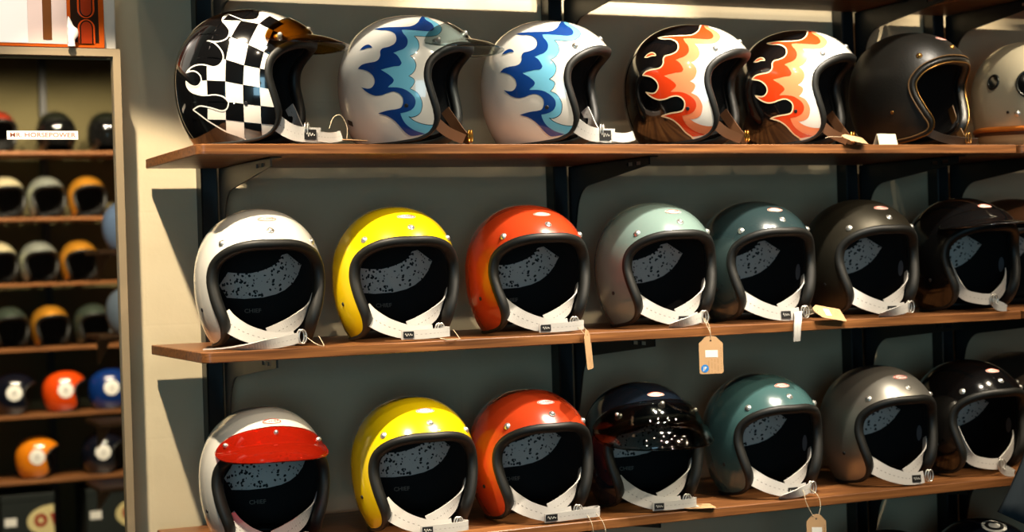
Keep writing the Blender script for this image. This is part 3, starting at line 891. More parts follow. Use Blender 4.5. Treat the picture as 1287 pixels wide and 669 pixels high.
def checkers(h):
    path = smooth_poly(HOTROD[:1]+HOTROD[1:]+[(.16, -.90)], False)
    path = [(.40, 1.50)]+path
    painted(h, 'white_pattern', path+arc(-1.42, 1.31), PWHITE, .0004, .045, True)
    cols = {2: GRID_B, 3: GRID_C, 4: GRID_D}
    def ext(l): return l+[(2*l[-1][0]-l[-2][0], 2*l[-1][1]-l[-2][1])]
    B, C_, D_ = ext(GRID_B), ext(GRID_C), ext(GRID_D)
    A = [(b[0]-(c[0]-b[0])*1.1, b[1]-(c[1]-b[1])*.5) for b, c in zip(B, C_)]
    A2 = [(b[0]-(c[0]-b[0])*1.0, b[1]-(c[1]-b[1])*.5) for b, c in zip(A, B)]
    E_ = [(d[0]+(d[0]-c[0]), d[1]+(d[1]-c[1])) for c, d in zip(C_, D_)]
    lines = [A2, A, B, C_, D_, E_]; CH = MB()
    for i in range(5):
        for j in range(-1, 7):
            if (i+j) % 2: continue
            a, b, c, d = lines[i][j+1], lines[i+1][j+1], lines[i+1][j+2], lines[i][j+2]
            cell = []
            for p, q in ((a, b), (b, c), (c, d), (d, a)):
                cell += [(p[0]+(q[0]-p[0])*k/4, p[1]+(q[1]-p[1])*k/4) for k in range(4)]
            if not any(on_shell(p) for p in cell): continue
            cx = sum(p[0] for p in cell)/16; cy = sum(p[1] for p in cell)/16
            if not inside((cx, cy), path+arc(-1.42, 1.31)) and not any(inside(p, path+arc(-1.42, 1.31)) for p in cell): continue
            V, F, _ = tri_poly(cell, (), .03)
            F = [q for q in F if on_shell([sum(V[i][k] for i in q)/len(q) for k in (0, 1)])]
            for sg in (-1, 1):
                f = side_chart(sg, .0008); CH.add([f(p) for p in V], F)
    CH.build('check_pattern', P_BLACK, h, True)
    pinstripe(h, 'pinstripe_pattern', path, .020, PWHITE, .0011)
checkers(TOP[0]); blue_flames(TOP[1]); blue_flames(TOP[2]); red_flames(TOP[3]); red_flames(TOP[4])
# small dark plate low on the back of the first blue helmet
def back_plate(h):
    f = side_chart(-1, .0012)
    c = (-.78, -.64); mb = MB(); q = [(c[0]-.075, c[1]-.02), (c[0]+.06, c[1]-.05), (c[0]+.05, c[1]+.03), (c[0]-.08, c[1]+.06)]
    V, F, _ = tri_poly(q, (), .03); mb.add([f(p) for p in V], F)
    mb.build('rear_plate', simple('dark_plate', (46, 34, 26), .5), h, True)
back_plate(TOP[1])
# loose buckled end at the front of helmets whose strap hangs inside
for h, m in ((TOP[1], simple('brown_leather', (88, 56, 30), .6)), (TOP[3], simple('brown_leather', (88, 56, 30), .6)), (TOP[4], simple('brown_leather', (88, 56, 30), .6))):
    strap(h, [(.050, .070, .070), (.072, .058, .040), (.092, .040, .018), (.108, .020, .010)], .018, mat=m, stitch=False, tilt=[(.4, 0, 1)]*4)
    strap(h, [(.056, -.066, .050), (.080, -.046, .024), (.104, -.016, .010)], .018, mat=m, stitch=False, tilt=[(.4, 0, 1)]*3)
    d_ring(h, (.108, .006, .017), .009, mat=simple('brass', (190, 140, 60), .25, 1.0))

# ------------------------------------------------------------------ matte leather helmet
LEATHER = simple('worn_black_leather', (24, 23, 20), .40, noise=.35, nscale=24, bump=.15, bscale=260)
WELT = simple('brown_welt', (92, 66, 34), .5)
BRASSY = simple('aged_brass', (150, 110, 58), .35, .9)
LEATHER_LOOP = [(.112, 0, .166), (.107, .032, .165), (.097, .058, .160), (.084, .078, .150), (.073, .089, .136), (.0675, .096, .120),
                (.071, .097, .100), (.080, .092, .078), (.090, .084, .056), (.096, .073, .037), (.090, .070, .022), (.070, .076, .013),
                (.015, .080, .010), (-.035, .070, .010), (-.064, .050, .011), (-.080, .024, .012), (-.084, 0, .012)]
lh = helmet('leather_helmet', 'matte dark leather helmet with brown piping round its opening on the upper shelf', (1.446, HY, Z1), 19, LEATHER, G1,
            logo=True, trim=LEATHER, trimw=.0062, pad=False, straps=None, snapmat=BRASSY, half=LEATHER_LOOP)
lp = loop_points(LEATHER_LOOP, 120)
for k, (dist, mat, nm) in enumerate(((.0098, BRASSY, 'piping'), (-.0042, WELT, 'piping'))):
    pts = []
    for i, p in enumerate(lp):
        t = (lp[(i+1) % 120]-lp[i-1]).normalized(); n = nrm(p-HC); b = t.cross(n)
        if b.dot(Vector((-.62, 0, .78))) > 0: b = -b
        kk = .62+.38*min(1, max(0, (p.z-.02)/.03))
        pts.append(p+b*dist*kk+n*(.0022 if dist < 0 else -.0015))
    mb = MB(); mb.tube(pts, .0017, 6, True); mb.build(nm, mat, lh, True)
settle(lh)
LSTRAP = simple('black_brown_leather', (40, 28, 18), .6)
strap(lh, [(.050, -.072, .060), (.072, -.060, .030), (.094, -.030, .012), (.102, .010, .008), (.100, .050, .007), (.100, .085, .007)], .016, mat=LSTRAP, stitch=False, tilt=[(.3, 0, 1), (.3, 0, 1), (.4, 0, 1), (.5, 0, 1), (.6, 0, 1), (.6, 0, 1)])
strap(lh, [(.050, .074, .080), (.068, .062, .046), (.086, .050, .022), (.098, .040, .012)], .016, mat=WELT, stitch=False, tilt=[(.4, 0, 1)]*4)
d_ring(lh, (.104, .044, .013), .009, mat=BRASSY)

# ------------------------------------------------------------------ silver helmet with round ports
def ported(pos, yaw):
    root = empty('ported_helmet', pos, radians(yaw-90), label='silver closed helmet with round black ports, cut off by the right edge', category='helmet', group=G1)
    ring = [surf(Vector((.118*cos(2*pi*i/72), .100*sin(2*pi*i/72), -.064))) for i in range(72)]
    global POLE_UP
    N = 72; R = 26; V = [surf((0, 0, 1))]; F = []
    for i in range(1, R+1):
        for p in ring:
            d = (p-HC).normalized(); w = Vector((0, 0, 1)).angle(d); t = i/R
            q = (Vector((0, 0, 1))*sin((1-t)*w)+d*sin(t*w))/sin(w)
            V.append(surf(q))
    for k in range(N): F.append((0, 1+k, 1+(k+1) % N))
    for i in range(R-1):
        a = 1+i*N; b = a+N
        for k in range(N): F.append((a+k, b+k, b+(k+1) % N, a+(k+1) % N))
    obj('shell', V, F, simple('champagne_silver', (206, 198, 172), .3, .45, .6), root)
    mb = MB(); mb.tube([p+Vector((0, 0, -.001)) for p in ring], .0062, 8, True); mb.build('edge_trim', simple('orange_brown_trim', (176, 98, 28), .4), root, True)
    mb = MB(); mb.tube([HC+(p-HC)*.985+Vector((0, 0, -.0095)) for p in ring], .0050, 8, True); mb.build('edge_trim', simple('dark_brown_trim', (66, 34, 14), .5), root, True)
    V = [HC+(p-HC)*.97+Vector((0, 0, -.012)) for p in ring]+[HC+(p-HC)*.90+Vector((0, 0, -.044)) for p in ring]
    F = [(i, (i+1) % N, N+(i+1) % N, N+i) for i in range(N)]+[tuple(range(N, 2*N))]
    obj('neck_collar', V, F, simple('cream_collar', (196, 180, 140), .6), root)
    def port(c, r, name):
        ch = front_chart(c, .0012); V, F = patch(ellipse(r, r, 32), ch, r*.5); o = obj(name, V, F, simple('port_black', (6, 7, 7), .12, 0, 1.0), root)
        ch2 = front_chart(c, .001); mb = MB(); mb.tube([ch2(p) for p in ellipse(r*1.06, r*1.06, 40)], .0026, 8, True); mb.build('port_ring', simple('gunmetal', (50, 52, 50), .3, .8), o, True)
        return o
    port((.092, -.026, .016), .027, 'eye_port')
    port((.062, -.086, .030), .0135, 'vent_port')
    snap(root, (.088, -.048, -.030), .0062, name='screw'); snap(root, (.080, -.062, -.028), .003, LABELBLACK, 'screw', .0016)
    root.scale = (SCL, SCL, SCL); zmin = min(v.co.z for c in root.children for v in c.data.vertices); root.location.z += .0002-zmin*SCL
    return root
ported((1.746, HY+.01, Z1), -20)
# ------------------------------------------------------------------ price tags
def card_outline(w, h, r=.004):
    """kraft tag with shouldered top; origin at the string hole, +y up"""
    top = .0075
    P = [(-w/2, top-.012), (-w*.40, top-.0085), (-w*.25, top-.002)]
    for i in range(9):
        a = pi*(.80-.60*i/8); P.append((w*.26*cos(a), top-.0035+.0042*sin(a)))
    P += [(w*.25, top-.002), (w*.40, top-.0085), (w/2, top-.012)]
    yb = top-h
    for i in range(5):
        a = -pi/2*i/4; P.append((w/2-r+r*cos(a), yb+r+r*sin(a)))
    for i in range(5):
        a = -pi/2-pi/2*i/4; P.append((-w/2+r+r*cos(a), yb+r+r*sin(a)))
    return P

def price_tag(label, M, w=.044, h=.066, string=None, sticker=True, dot=False, lines=True, world_string=None, name='price_tag', curl=0.):
    """card in the XY plane of M, seen from +Z"""
    root = empty(name, M.translation, 0, label=label, category='price tag', group='kraft price tags on the helmets')
    root.rotation_euler = M.to_euler()
    th = .0009
    bend = lambda p, z: (p[0], p[1], z+curl*(p[1]+.02)**2)
    mb = MB(); mb.prism(card_outline(w, h), [ellipse(.0018, .0018, 10)], lambda p: bend(p, 0), lambda p: bend(p, th))
    mb.build('card', KRAFT, root)
    if sticker:
        mb = MB(); a, b = -w*.24, w*.28; y0, y1 = -h*.44, -h*.25
        mb.add([bend((a, y0, 0), th+.0003), bend((b, y0-.0008, 0), th+.0003), bend((b, y1-.0008, 0), th+.0003), bend((a, y1, 0), th+.0003)], [(0, 1, 2, 3)])
        mb.build('price_sticker', OFFWHITE, root)
    if dot:
        mb = MB(); c = (-w*.27, -h*.74); E = ellipse(.0070, .0070, 28, *c); V, F, _ = tri_poly(E)
        mb.add([(p[0], p[1], th+.0003) for p in V], F); d = mb.build('size_dot', simple('dot_blue', (30, 120, 200), .5), root)
        TV, TF = text_mesh('JP', .0085); obj('lettering', [(v[0]+c[0], v[1]+c[1], th+.0006) for v in TV], TF, OFFWHITE, d, False)
    if lines:
        mb = MB()
        for k in range(5):
            x = -w*.12+k*w*.13
            for j in range(9):
                if (j*7+k*3) % 5 == 0: continue
                y = -h*.50-j*.0028 if k < 4 else -h*.20-j*.0045
                if y < -h*.84: continue
                mb.add([bend((x, y, 0), th+.0002), bend((x+.0009, y, 0), th+.0002), bend((x+.0009, y-.0018, 0), th+.0002), bend((x, y-.0018, 0), th+.0002)], [(0, 1, 2, 3)])
        mb.build('fine_print', simple('faint_print', (150, 108, 66), .8), root)
    if world_string:
        bpy.context.view_layer.update()
        Mi = M.inverted(); pts = [Mi @ Vector(p) for p in catmull(world_string, 6)]
        mb = MB(); mb.tube(pts, .0006, 5); mb.build('string', STRING, root, True)
    return root

def basis(loc, x, y):
    x = Vector(x).normalized(); z = x.cross(Vector(y)).normalized(); y = z.cross(x)
    M = Matrix((x, y, z)).transposed().to_4x4(); M.translation = loc
    return M

price_tag('kraft price tag with a blue dot hanging below the sage green helmet', basis((.9045, -.0105, 1.3440), (.97, -.24, 0), (.02, 0, 1)), string=True, dot=True,
          name='hanging_price_tag', world_string=[(.899, .002, 1.3835), (.900, -.006, 1.372), (.9035, -.0125, 1.356), (.9045, -.0088, 1.344), (.9055, -.0095, 1.354), (.905, -.006, 1.371), (.901, .002, 1.3835)])
price_tag('narrow kraft tag seen edge-on, hanging under the orange-red helmet of the middle shelf', basis((.6590, -.012, 1.3655), (.67, .74, .02), (-.09, 0, 1)), w=.040, h=.066, sticker=False,
          name='hanging_price_tag', world_string=[(.647, .020, 1.385), (.652, .000, 1.376), (.6585, -.006, 1.367), (.662, -.004, 1.374), (.664, .012, 1.378)])
price_tag('kraft price tag lying on the middle shelf between the slate and bronze helmets', basis((1.138, -.002, Z2+.0185), (.05, .70, .62), (-.96, 0, .25)), w=.034, h=.070,
          world_string=[(1.118, .006, Z2+.020), (1.130, .018, Z2+.022), (1.130, .008, Z2+.021), (1.138, -.002, Z2+.0195), (1.128, .000, Z2+.014), (1.118, .004, Z2+.012)])
price_tag('kraft price tag on the upper shelf at the foot of the second red flame helmet', basis((1.212, -.004, Z1+.0125), (.05, .80, .50), (-.96, 0, .17)), w=.026, h=.052, sticker=False,
          world_string=[(1.190, .030, Z1+.014), (1.198, .024, Z1+.016), (1.212, -.004, Z1+.0135)])
price_tag('kraft price tag lying flat on the bottom shelf beside the smoked peak helmet', basis((.852, .012, Z3+.0060), (.10, .97, .12), (-.985, .10, .045)), w=.030, h=.066,
          world_string=[(.836, .030, Z3+.012), (.844, .020, Z3+.006), (.852, .012, Z3+.0068)])
price_tag('small kraft price tag hanging on a long string from the teal helmet', basis((1.1142, -.014, 1.0105), (.93, -.36, 0), (0, 0, 1)), w=.036, h=.060,
          name='hanging_price_tag', world_string=[(1.106, .018, 1.066), (1.097, -.004, 1.056), (1.096, -.013, 1.038), (1.1142, -.0125, 1.0105), (1.125, -.013, 1.030), (1.124, -.006, 1.052), (1.112, .016, 1.066)])
price_tag('price tag on the long string from the looped strap of the lower orange-red helmet', basis((.672, -.014, .988), (.93, -.36, 0), (0, 0, 1)), w=.036, h=.060,
          name='hanging_price_tag', world_string=[(.658, .012, 1.060), (.659, -.008, 1.046), (.661, -.013, 1.026), (.672, -.0125, .988), (.683, -.013, 1.024), (.680, -.008, 1.046), (.674, .008, 1.060)])
price_tag('tan card tip lying behind the white strap of the checkered helmet', basis((.250, .018, Z1+.0075), (.25, .96, .03), (-.95, .26, .08)), w=.030, h=.040, sticker=False, lines=False,
          world_string=[(.214, -.002, Z1+.024), (.224, .006, Z1+.042), (.238, .012, Z1+.047), (.250, .016, Z1+.030), (.250, .018, Z1+.0085)])
# loose string loop in front of the yellow helmet
mb = MB(); pts = catmull([(.382, .020, Z2+.018), (.396, .004, Z2+.004), (.414, -.003, Z2+.0015), (.432, .006, Z2+.0012), (.438, .022, Z2+.002), (.430, .028, Z2+.016)], 8)
mb.tube(pts, .0007, 5)
tag(mb.build('string_loop', STRING, smooth=True), 'thin pale string loop lying in front of the yellow helmet on the middle shelf', 'string')
mb = MB(); pts = catmull([(.168, .022, Z2+.020), (.182, .006, Z2+.006), (.192, .004, Z2+.0015), (.200, .016, Z2+.0015), (.196, .028, Z2+.016)], 8)
mb.tube(pts, .0007, 5)
tag(mb.build('string_loop', STRING, smooth=True), 'thin pale string loop by the buckle of the white helmet on the middle shelf', 'string')
# folded white price card in front of the leather helmet
def fold_card():
    root = empty('price_card', (1.318, .012, Z1), radians(8), label='small folded white price card at the shelf edge before the leather helmet', category='price card')
    mb = MB(); w, h, t = .048, .021, .0008
    pr = [(-.002, 0), (.0035, h), (.0135, 0)]
    def slab(a, b):
        d = (Vector(b)-Vector(a)).normalized(); n = Vector((-d.y, d.x))*t
        q = [Vector(a), Vector(b), Vector(b)+n, Vector(a)+n]
        V = [(-w/2, p.x, p.y) for p in q]+[(w/2, p.x, p.y) for p in q]
        mb.add(V, [(0, 1, 2, 3), (7, 6, 5, 4), (0, 4, 5, 1), (1, 5, 6, 2), (2, 6, 7, 3), (3, 7, 4, 0)])
    slab(pr[0], pr[1]); slab(pr[1], pr[2])
    mb.build('card', simple('white_card', (240, 232, 200), .6), root)
    mb = MB(); mb.add([(-w/2, -.0023, .002), (w/2, -.0023, .002), (w/2, .0026, h-.0005), (-w/2, .0026, h-.0005)], [(0, 1, 2, 3)])
fold_card()

# ------------------------------------------------------------------ lower right: helmets below, garment in front
settle(helmet('open_face_helmet', 'dark helmet below the bottom shelf of which only the crown top shows', (1.375, HY, Z4), 0, P_BLACK, 'helmets on the shelf below the frame', straps=None, logo=False))
dh = settle(helmet('open_face_helmet', 'black helmet below the bottom shelf with a ringed white disc on its crown', (1.606, HY+.01, Z4), 0, P_NAVY, 'helmets on the shelf below the frame', straps=None, logo=False))
ch = front_chart((.050, -.012, .112), .0010); V, F = patch(ellipse(.026, .026, 36), ch, .010); dd = obj('number_disc', V, F, simple('disc_white', (214, 214, 206), .4), dh)
ch = front_chart((.050, -.012, .112), .0014); mb = MB(); E1 = ellipse(.0195, .0195, 36); E2 = ellipse(.012, .012, 36)
mb.add([ch(p) for p in E1]+[ch(p) for p in E2], [(i, (i+1) % 36, 36+(i+1) % 36, 36+i) for i in range(36)]); mb.build('disc_ring', LABELBLACK, dd)

CLOTH = simple('slate_jersey', (44, 54, 62), .9, noise=.06, nscale=80, bump=.1, bscale=900)
def garment():
    root = empty('hanging_garment', (1.902, -.30, 1.349), 0, label='dark blue-grey cloth garment whose hanging sleeve enters the lower right corner', category='garment')
    # outline in X (towards the left sleeve negative) and Z, relative to the hanger hook
    P = [(-.07, -.075), (-.20, -.100), (-.46, -.070), (-.512, -.140), (-.560, -.222), (-.612, -.307), (-.565, -.330), (-.450, -.375), (-.265, -.330), (-.250, -.78), (.250, -.78), (.265, -.330), (.450, -.375), (.612, -.307), (.46, -.070), (.20, -.100), (.07, -.075), (.035, -.115), (-.035, -.115)]
    D2 = []
    for a, b in zip(P, P[1:]+P[:1]): D2 += [(a[0]+(b[0]-a[0])*k/5, a[1]+(b[1]-a[1])*k/5) for k in range(5)]
    V, F, loops = tri_poly(D2, (), .04)
    def fold(p): return .012*sin(p[0]*34+p[1]*5)*min(1, max(0, -p[1]-.12)*4)*.6
    th = lambda p: .014*max(.25, min(1, (.60-abs(p[0]))*3))
    n = len(V)
    v = [(p[0], fold(p)-th(p), p[1]) for p in V]+[(p[0], fold(p)+th(p), p[1]) for p in V]
    f = [q for q in F]+[tuple(i+n for i in q[::-1]) for q in F]
    for lp in loops:
        for a, b in zip(lp, lp[1:]+lp[:1]): f.append((b, a, a+n, b+n))
    obj('cloth', v, f, CLOTH, root, True)
    mb = MB(); mb.tube([(-.20, 0, -.118), (-.10, 0, -.085), (0, 0, -.065), (.10, 0, -.085), (.20, 0, -.118)], .006, 8); mb.build('hanger', simple('hanger_wood', (120, 84, 50), .5), root, True)
    mb = MB(); mb.tube([(0, 0, -.065), (0, 0, -.035), (.009, 0, -.017)]+[(.0165*cos(radians(a)), 0, .0165*sin(radians(a))) for a in range(-30, 211, 20)], .002, 6); mb.build('hook', CHROME, root, True)
    return root
garment()
def rail():
    root = empty('garment_rail', (1.902, -.30, 0), 0, label='black clothes rail standing right of the frame', category='clothes rail')
    mb = MB(); mb.tube([(0, -.55, 1.351), (0, .22, 1.351)], .0115, 12); mb.build('bar', BLACKPAINT, root, True)
    for y in (-.53, .20):
        mb = MB(); mb.tube([(0, y, .03), (0, y, 1.34)], .012, 10); mb.build('upright', BLACKPAINT, root, True)
        mb = MB(); mb.box((-.25, y-.02, 0), (.25, y+.02, .03), .004); mb.build('foot', BLACKPAINT, root)
rail()
# ------------------------------------------------------------------ framed mirror on the left, built as clear glass, sign above it
FRAMEM = simple('champagne_frame', (150, 132, 104), .45, .2)
def framed_mirror():
    root = empty('framed_mirror', (FRX1, FRY, FRZ0), 0, label='large framed mirror at the left, its reflection modelled as shelves behind clear glass', category='glass panel')
    ox, oz = FRX1, FRZ0
    x0, x1, z0, z1 = FRX0-ox, 0, 0, FRZ1-FRZ0
    w = .0125
    mb = MB()
    def bar(a, b, c, d, y0=0., y1=.022):       # outer a-b, inner c-d, mitred
        V = [(p[0], y, p[1]) for y in (y0, y1) for p in (a, b, c, d)]
        mb.add(V, [(0, 1, 2, 3), (7, 6, 5, 4), (0, 4, 5, 1), (1, 5, 6, 2), (2, 6, 7, 3), (3, 7, 4, 0)])
    o = [(x0, z0), (x1, z0), (x1, z1), (x0, z1)]; i = [(x0+w, z0+w), (x1-w, z0+w), (x1-w, z1-w), (x0+w, z1-w)]
    for k in range(4): bar(o[k], o[(k+1) % 4], i[(k+1) % 4], i[k])
    mb.build('frame', FRAMEM, root)
    mb = MB()
    yb = WALLY-FRY-.0006; t = .002
    def ret(p, q, dp):      # return panel from the frame's rim back to the wall opening
        V = [(p[0], .022, p[1]), (q[0], .022, q[1]), (q[0]+dp[0], yb, q[1]+dp[1]), (p[0]+dp[0], yb, p[1]+dp[1])]
        n = (-t if p[0] == q[0] and p[0] == x1 else t if p[0] == q[0] else 0, 0, -t if p[1] == q[1] and p[1] == z1 else t if p[1] == q[1] else 0)
        V += [(v[0]+n[0], v[1], v[2]+n[2]) for v in V]
        mb.add(V, [(0, 1, 2, 3), (7, 6, 5, 4), (0, 4, 5, 1), (1, 5, 6, 2), (2, 6, 7, 3), (3, 7, 4, 0)])
    ret((x1, z0), (x1, z1), (.0145, 0)); ret((x0, z0), (x0, z1), (0, 0)); ret((x0, z1), (x1, z1), (0, 0)); ret((x0, z0), (x1, z0), (0, 0))
    mb.build('frame_return', simple('frame_side', (60, 58, 44), .6), root)
    mb = MB(); mb.box((x0+w-.002, .008, z0+w-.002), (x1-w+.002, .012, z1-w+.002)); pane = mb.build('pane', tinted('clear_glass', (250, 250, 246), .02), root)
    # word strip stuck on the glass
    cx, cz, W2, H2 = -.1842-ox, 1.7269-oz, .0575, .0072
    mb = MB(); mb.box((cx-W2, .0068, cz-H2), (cx+W2, .0079, cz+H2)); st = mb.build('word_strip', OFFWHITE, root)
    TV, TF = text_mesh('MR. HORSEPOWER', .0105); k = W2*.93/max(abs(v[0]) for v in TV)
    obj('lettering', [(cx+v[0]*k, .0066, cz+v[1]*1.0) for v in TV], TF, simple('brown_letter', (150, 84, 60), .6), st, False)
    return root
framed_mirror()

# white box on top of the frame with an orange sign leaning in front of it
mb = MB(); mb.box((-.62, FRY+.015, FRZ1+.0008), (-.0570, .399, 2.30), .002)
tag(mb.build('display_box', simple('white_box', (206, 202, 192), .6)), 'pale box behind the orange sign on top of the mirror frame', 'box')
def acrylic_sign():
    x1, x0, z0, z1 = -.0790, -.56, FRZ1+.0008, 2.20; y = FRY+.001
    root = empty('acrylic_sign', (x1, y, z0), 0, label='orange and pink acrylic sign with dark rounded shapes on top of the mirror frame', category='sign')
    mb = MB(); mb.box((x0-x1, 0, 0), (0, .010, z1-z0), .001); mb.build('plate', simple('orange_acrylic', (196, 84, 24), .12, 0, 1.0), root)
    def flat(name, poly, mat, lift, holes=()):
        mb = MB(); mb.prism(poly, holes, lambda p: (p[0], -lift, p[1]), lambda p: (p[0], 0.0, p[1])); return mb.build(name, mat, root)
    def rectp(a, b, c, d): return [(a, c), (b, c), (b, d), (a, d)]
    PINK = simple('pale_pink', (236, 208, 196), .25, 0, .6); DK = simple('sign_dark', (40, 22, 10), .2, 0, .8); OR = simple('sign_orange', (206, 74, 18), .2, 0, .8)
    flat('pale_field', rectp(-.47, -.0615, .0055, .30), PINK, .0010)
    flat('white_field', rectp(-.47, -.125, .0065, .30), simple('sign_white', (244, 240, 234), .3, 0, .5), .0014)
    flat('brown_bar', rectp(-.101, -.0865, .012, .30), simple('sign_brown', (110, 62, 20), .3, 0, .6), .0018)
    flat('dark_field', rectp(-.0555, -.0095, .009, .30), DK, .0012)
    # rounded outlined shapes
    def lobe(cz, up):
        P = []
        for i in range(17):
            a = pi*i/16; P.append((-.0300+.0105*cos(a), cz+(.012*sin(a) if up else -.012*sin(a))))
        e = .026 if up else -.030
        P += [(-.0405, cz-e), (-.0195, cz-e)]
        return P
    for cz, up, b in ((.0330, True, .0), (.0640, False, .0)):
        big = [(-.0300+(x+.0300)*1.35, cz+(z-cz)*(1.22 if (z-cz)*(1 if up else -1) > 0 else 1.0)) for x, z in lobe(cz, up)]
        flat('orange_shape', big, OR, .0016); 
        mid_ = [(-.0300+(x+.0300)*1.06, cz+(z-cz)*(1.08 if (z-cz)*(1 if up else -1) > 0 else 1.0)) for x, z in lobe(cz, up)]
        flat('dark_outline', mid_, DK, .0020)
        small = [(-.0300+(x+.0300)*.84, cz+(z-cz)*(.90 if (z-cz)*(1 if up else -1) > 0 else 1.0)) for x, z in lobe(cz, up)]
        flat('red_shape', small, simple('sign_red', (150, 48, 16), .2, 0, .8), .0024)
    return root
acrylic_sign()
def figurine():
    root = empty('figurine', (-.1355, FRY-.0085, FRZ1+.0008), 0, label='small white figurine standing before the orange sign', category='figurine')
    mb = MB()
    prof = [(.0060, 0), (.0066, .002), (.0056, .006), (.0062, .012), (.0088, .018), (.0098, .024), (.0086, .030), (.0062, .034), (.0048, .037), (.0040, .041), (.0026, .046), (.0006, .0505)]
    V = []; F = []; n = 20
    for r_, h in prof:
        for k in range(n):
            a = 2*pi*k/n; lean = -.004*max(0, (h-.028)/.022); V.append((r_*cos(a)+lean+(.0025 if h > .014 and h < .032 else 0)*1.0, r_*.75*sin(a), h))
    for i in range(len(prof)-1):
        for k in range(n): F.append((i*n+k, i*n+(k+1) % n, (i+1)*n+(k+1) % n, (i+1)*n+k))
    F.append(tuple(range(n))[::-1]); F.append(tuple((len(prof)-1)*n+k for k in range(n)))
    obj('body', V, F, simple('white_ceramic', (244, 242, 236), .25, 0, 1.0), root)
figurine()

# ------------------------------------------------------------------ mirror reflection, modelled as a second display behind the glass
FYF = 5.84; FD = .36
FZ = [2.092, 1.769, 1.449, 1.132, .806, .487, .135]
fl = ['topmost', 'second highest', 'third highest', 'fourth', 'fifth', 'sixth', 'lowest']
def far_board(x0, x1, z, y0, y1, lab, grp):
    mb = MB(); mb.box((x0, y0, z-TH), (x1, y1, z), .002); return tag(mb.build('shelf_board', WOOD), lab, 'shelf', grp)
for z, n in zip(FZ, fl):
    far_board(-1.3, 1.9, z, FYF, FYF+FD, '%s wooden shelf board reflected in the mirror' % n, 'shelves reflected in the mirror')
for x in (.10, .785, 1.47):
    mb = MB(); mb.box((x-.018, FYF+FD+.001, 0), (x+.018, 6.239, 2.6), .003)
    tag(mb.build('shelf_post', BLACKPAINT), {.10: 'black post at the left of the mirror reflection, out of view', .785: 'dark post in the middle of the shelves in the mirror', 1.47: 'black post at the right of the mirror reflection, hidden by the wall'}[x], 'post', 'posts reflected in the mirror')
GOLD = simple('gold_chrome', (236, 164, 52), .36, .7, 1.0); SILV = simple('silver_chrome', (176, 184, 174), .34, .7, 1.0); CHAMP = simple('champagne_chrome', (232, 222, 180), .36, .6, 1.0)
DGREEN = simple('dark_green_chrome', (84, 98, 86), .3, .7, 1.0); BALLB = paint('ball_black', (14, 16, 26), .15); BALLO = paint('ball_orange', (214, 70, 14), .2); BALLY = paint('ball_amber', (228, 130, 20), .2); BALLU = paint('ball_blue', (12, 44, 104), .2)
FARRED = paint('far_red', (120, 40, 24), .2); FARDK = paint('far_dark', (24, 26, 20), .18)
GF = 'helmets on the shelves reflected in the mirror'
def far_helmet(x, row, mat, lab, yaw=8, disc=None, y=None, z=None, lift=0, visor=False, name='open_face_helmet'):
    h = helmet(name, lab, (x, (FYF+.125) if y is None else y, FZ[row] if z is None else z), yaw, mat, GF, res=.42, detail=False)
    h.scale = (.88, .88, .88); settle(h)
    if disc:
        ch = front_chart((.012, -.100, .012), .0010); V, F = patch(ellipse(.045, .045, 32), ch, .02); d = obj('number_disc', V, F, OFFWHITE, h)
        ch = front_chart((.012, -.100, .012), .0014); TV, TF = text_mesh(disc, .034); obj('numeral', [ch(v) for v in TV], TF, simple('numeral_grey', (110, 106, 96), .6), d, False)
    if visor:
        V = []; F = []; n = 16; m = 8
        for j in range(m+1):
            for i in range(n+1):
                a = radians(-72+144*i/n); el = radians(30-62*j/m); q = surf((cos(a)*cos(el), sin(a)*cos(el), sin(el)), 1.03); V.append(q)
        for j in range(m):
            for i in range(n): F.append((j*(n+1)+i, j*(n+1)+i+1, (j+1)*(n+1)+i+1, (j+1)*(n+1)+i))
        obj('bubble_visor', V, F, simple('dark_visor', (12, 12, 12), .06, 0, 1.0), h)
    return h
HF = 'helmet in the mirror,'
far_helmet(.52, 0, FARRED, 'dull red helmet in the mirror at the left edge of the topmost row')
far_helmet(.80, 0, FARDK, 'dark glossy helmet in the mirror just under the word strip', visor=True)
far_helmet(1.05, 0, FARDK, 'dark helmet in the mirror at the right end of the topmost row', visor=True)
far_helmet(.550, 1, CHAMP, 'pale champagne helmet in the mirror in the second row, left edge')
far_helmet(.745, 1, SILV, 'silver grey helmet in the mirror in the second row, middle')
far_helmet(.945, 1, GOLD, 'gold helmet in the mirror in the second row, right')
far_helmet(.505, 2, CHAMP, 'pale champagne helmet in the mirror in the third row, left edge')
far_helmet(.700, 2, SILV, 'silver grey helmet in the mirror in the third row, middle')
far_helmet(.897, 2, GOLD, 'gold helmet in the mirror in the third row, right')
far_helmet(.548, 3, DGREEN, 'dark green metallic helmet in the mirror in the fourth row, left edge')
far_helmet(.745, 3, GOLD, 'gold helmet in the mirror alone among dark ones in the fourth row')
far_helmet(.955, 3, DGREEN, 'dark green metallic helmet in the mirror in the fourth row, right')
far_helmet(.560, 4, BALLB, 'black helmet with white number disc in the mirror, left of the orange one', 78, '8')
far_helmet(.805, 4, BALLO, 'orange red helmet with white number disc in the mirror', 78, '8')
far_helmet(1.030, 4, BALLU, 'blue helmet with white number disc in the mirror', 78, '2')
far_helmet(.665, 5, BALLY, 'amber orange helmet with white number disc on the sixth shelf in the mirror', 74, '2')
far_helmet(.985, 5, BALLB, 'navy black helmet with white number disc on the sixth shelf in the mirror', 74, '3')
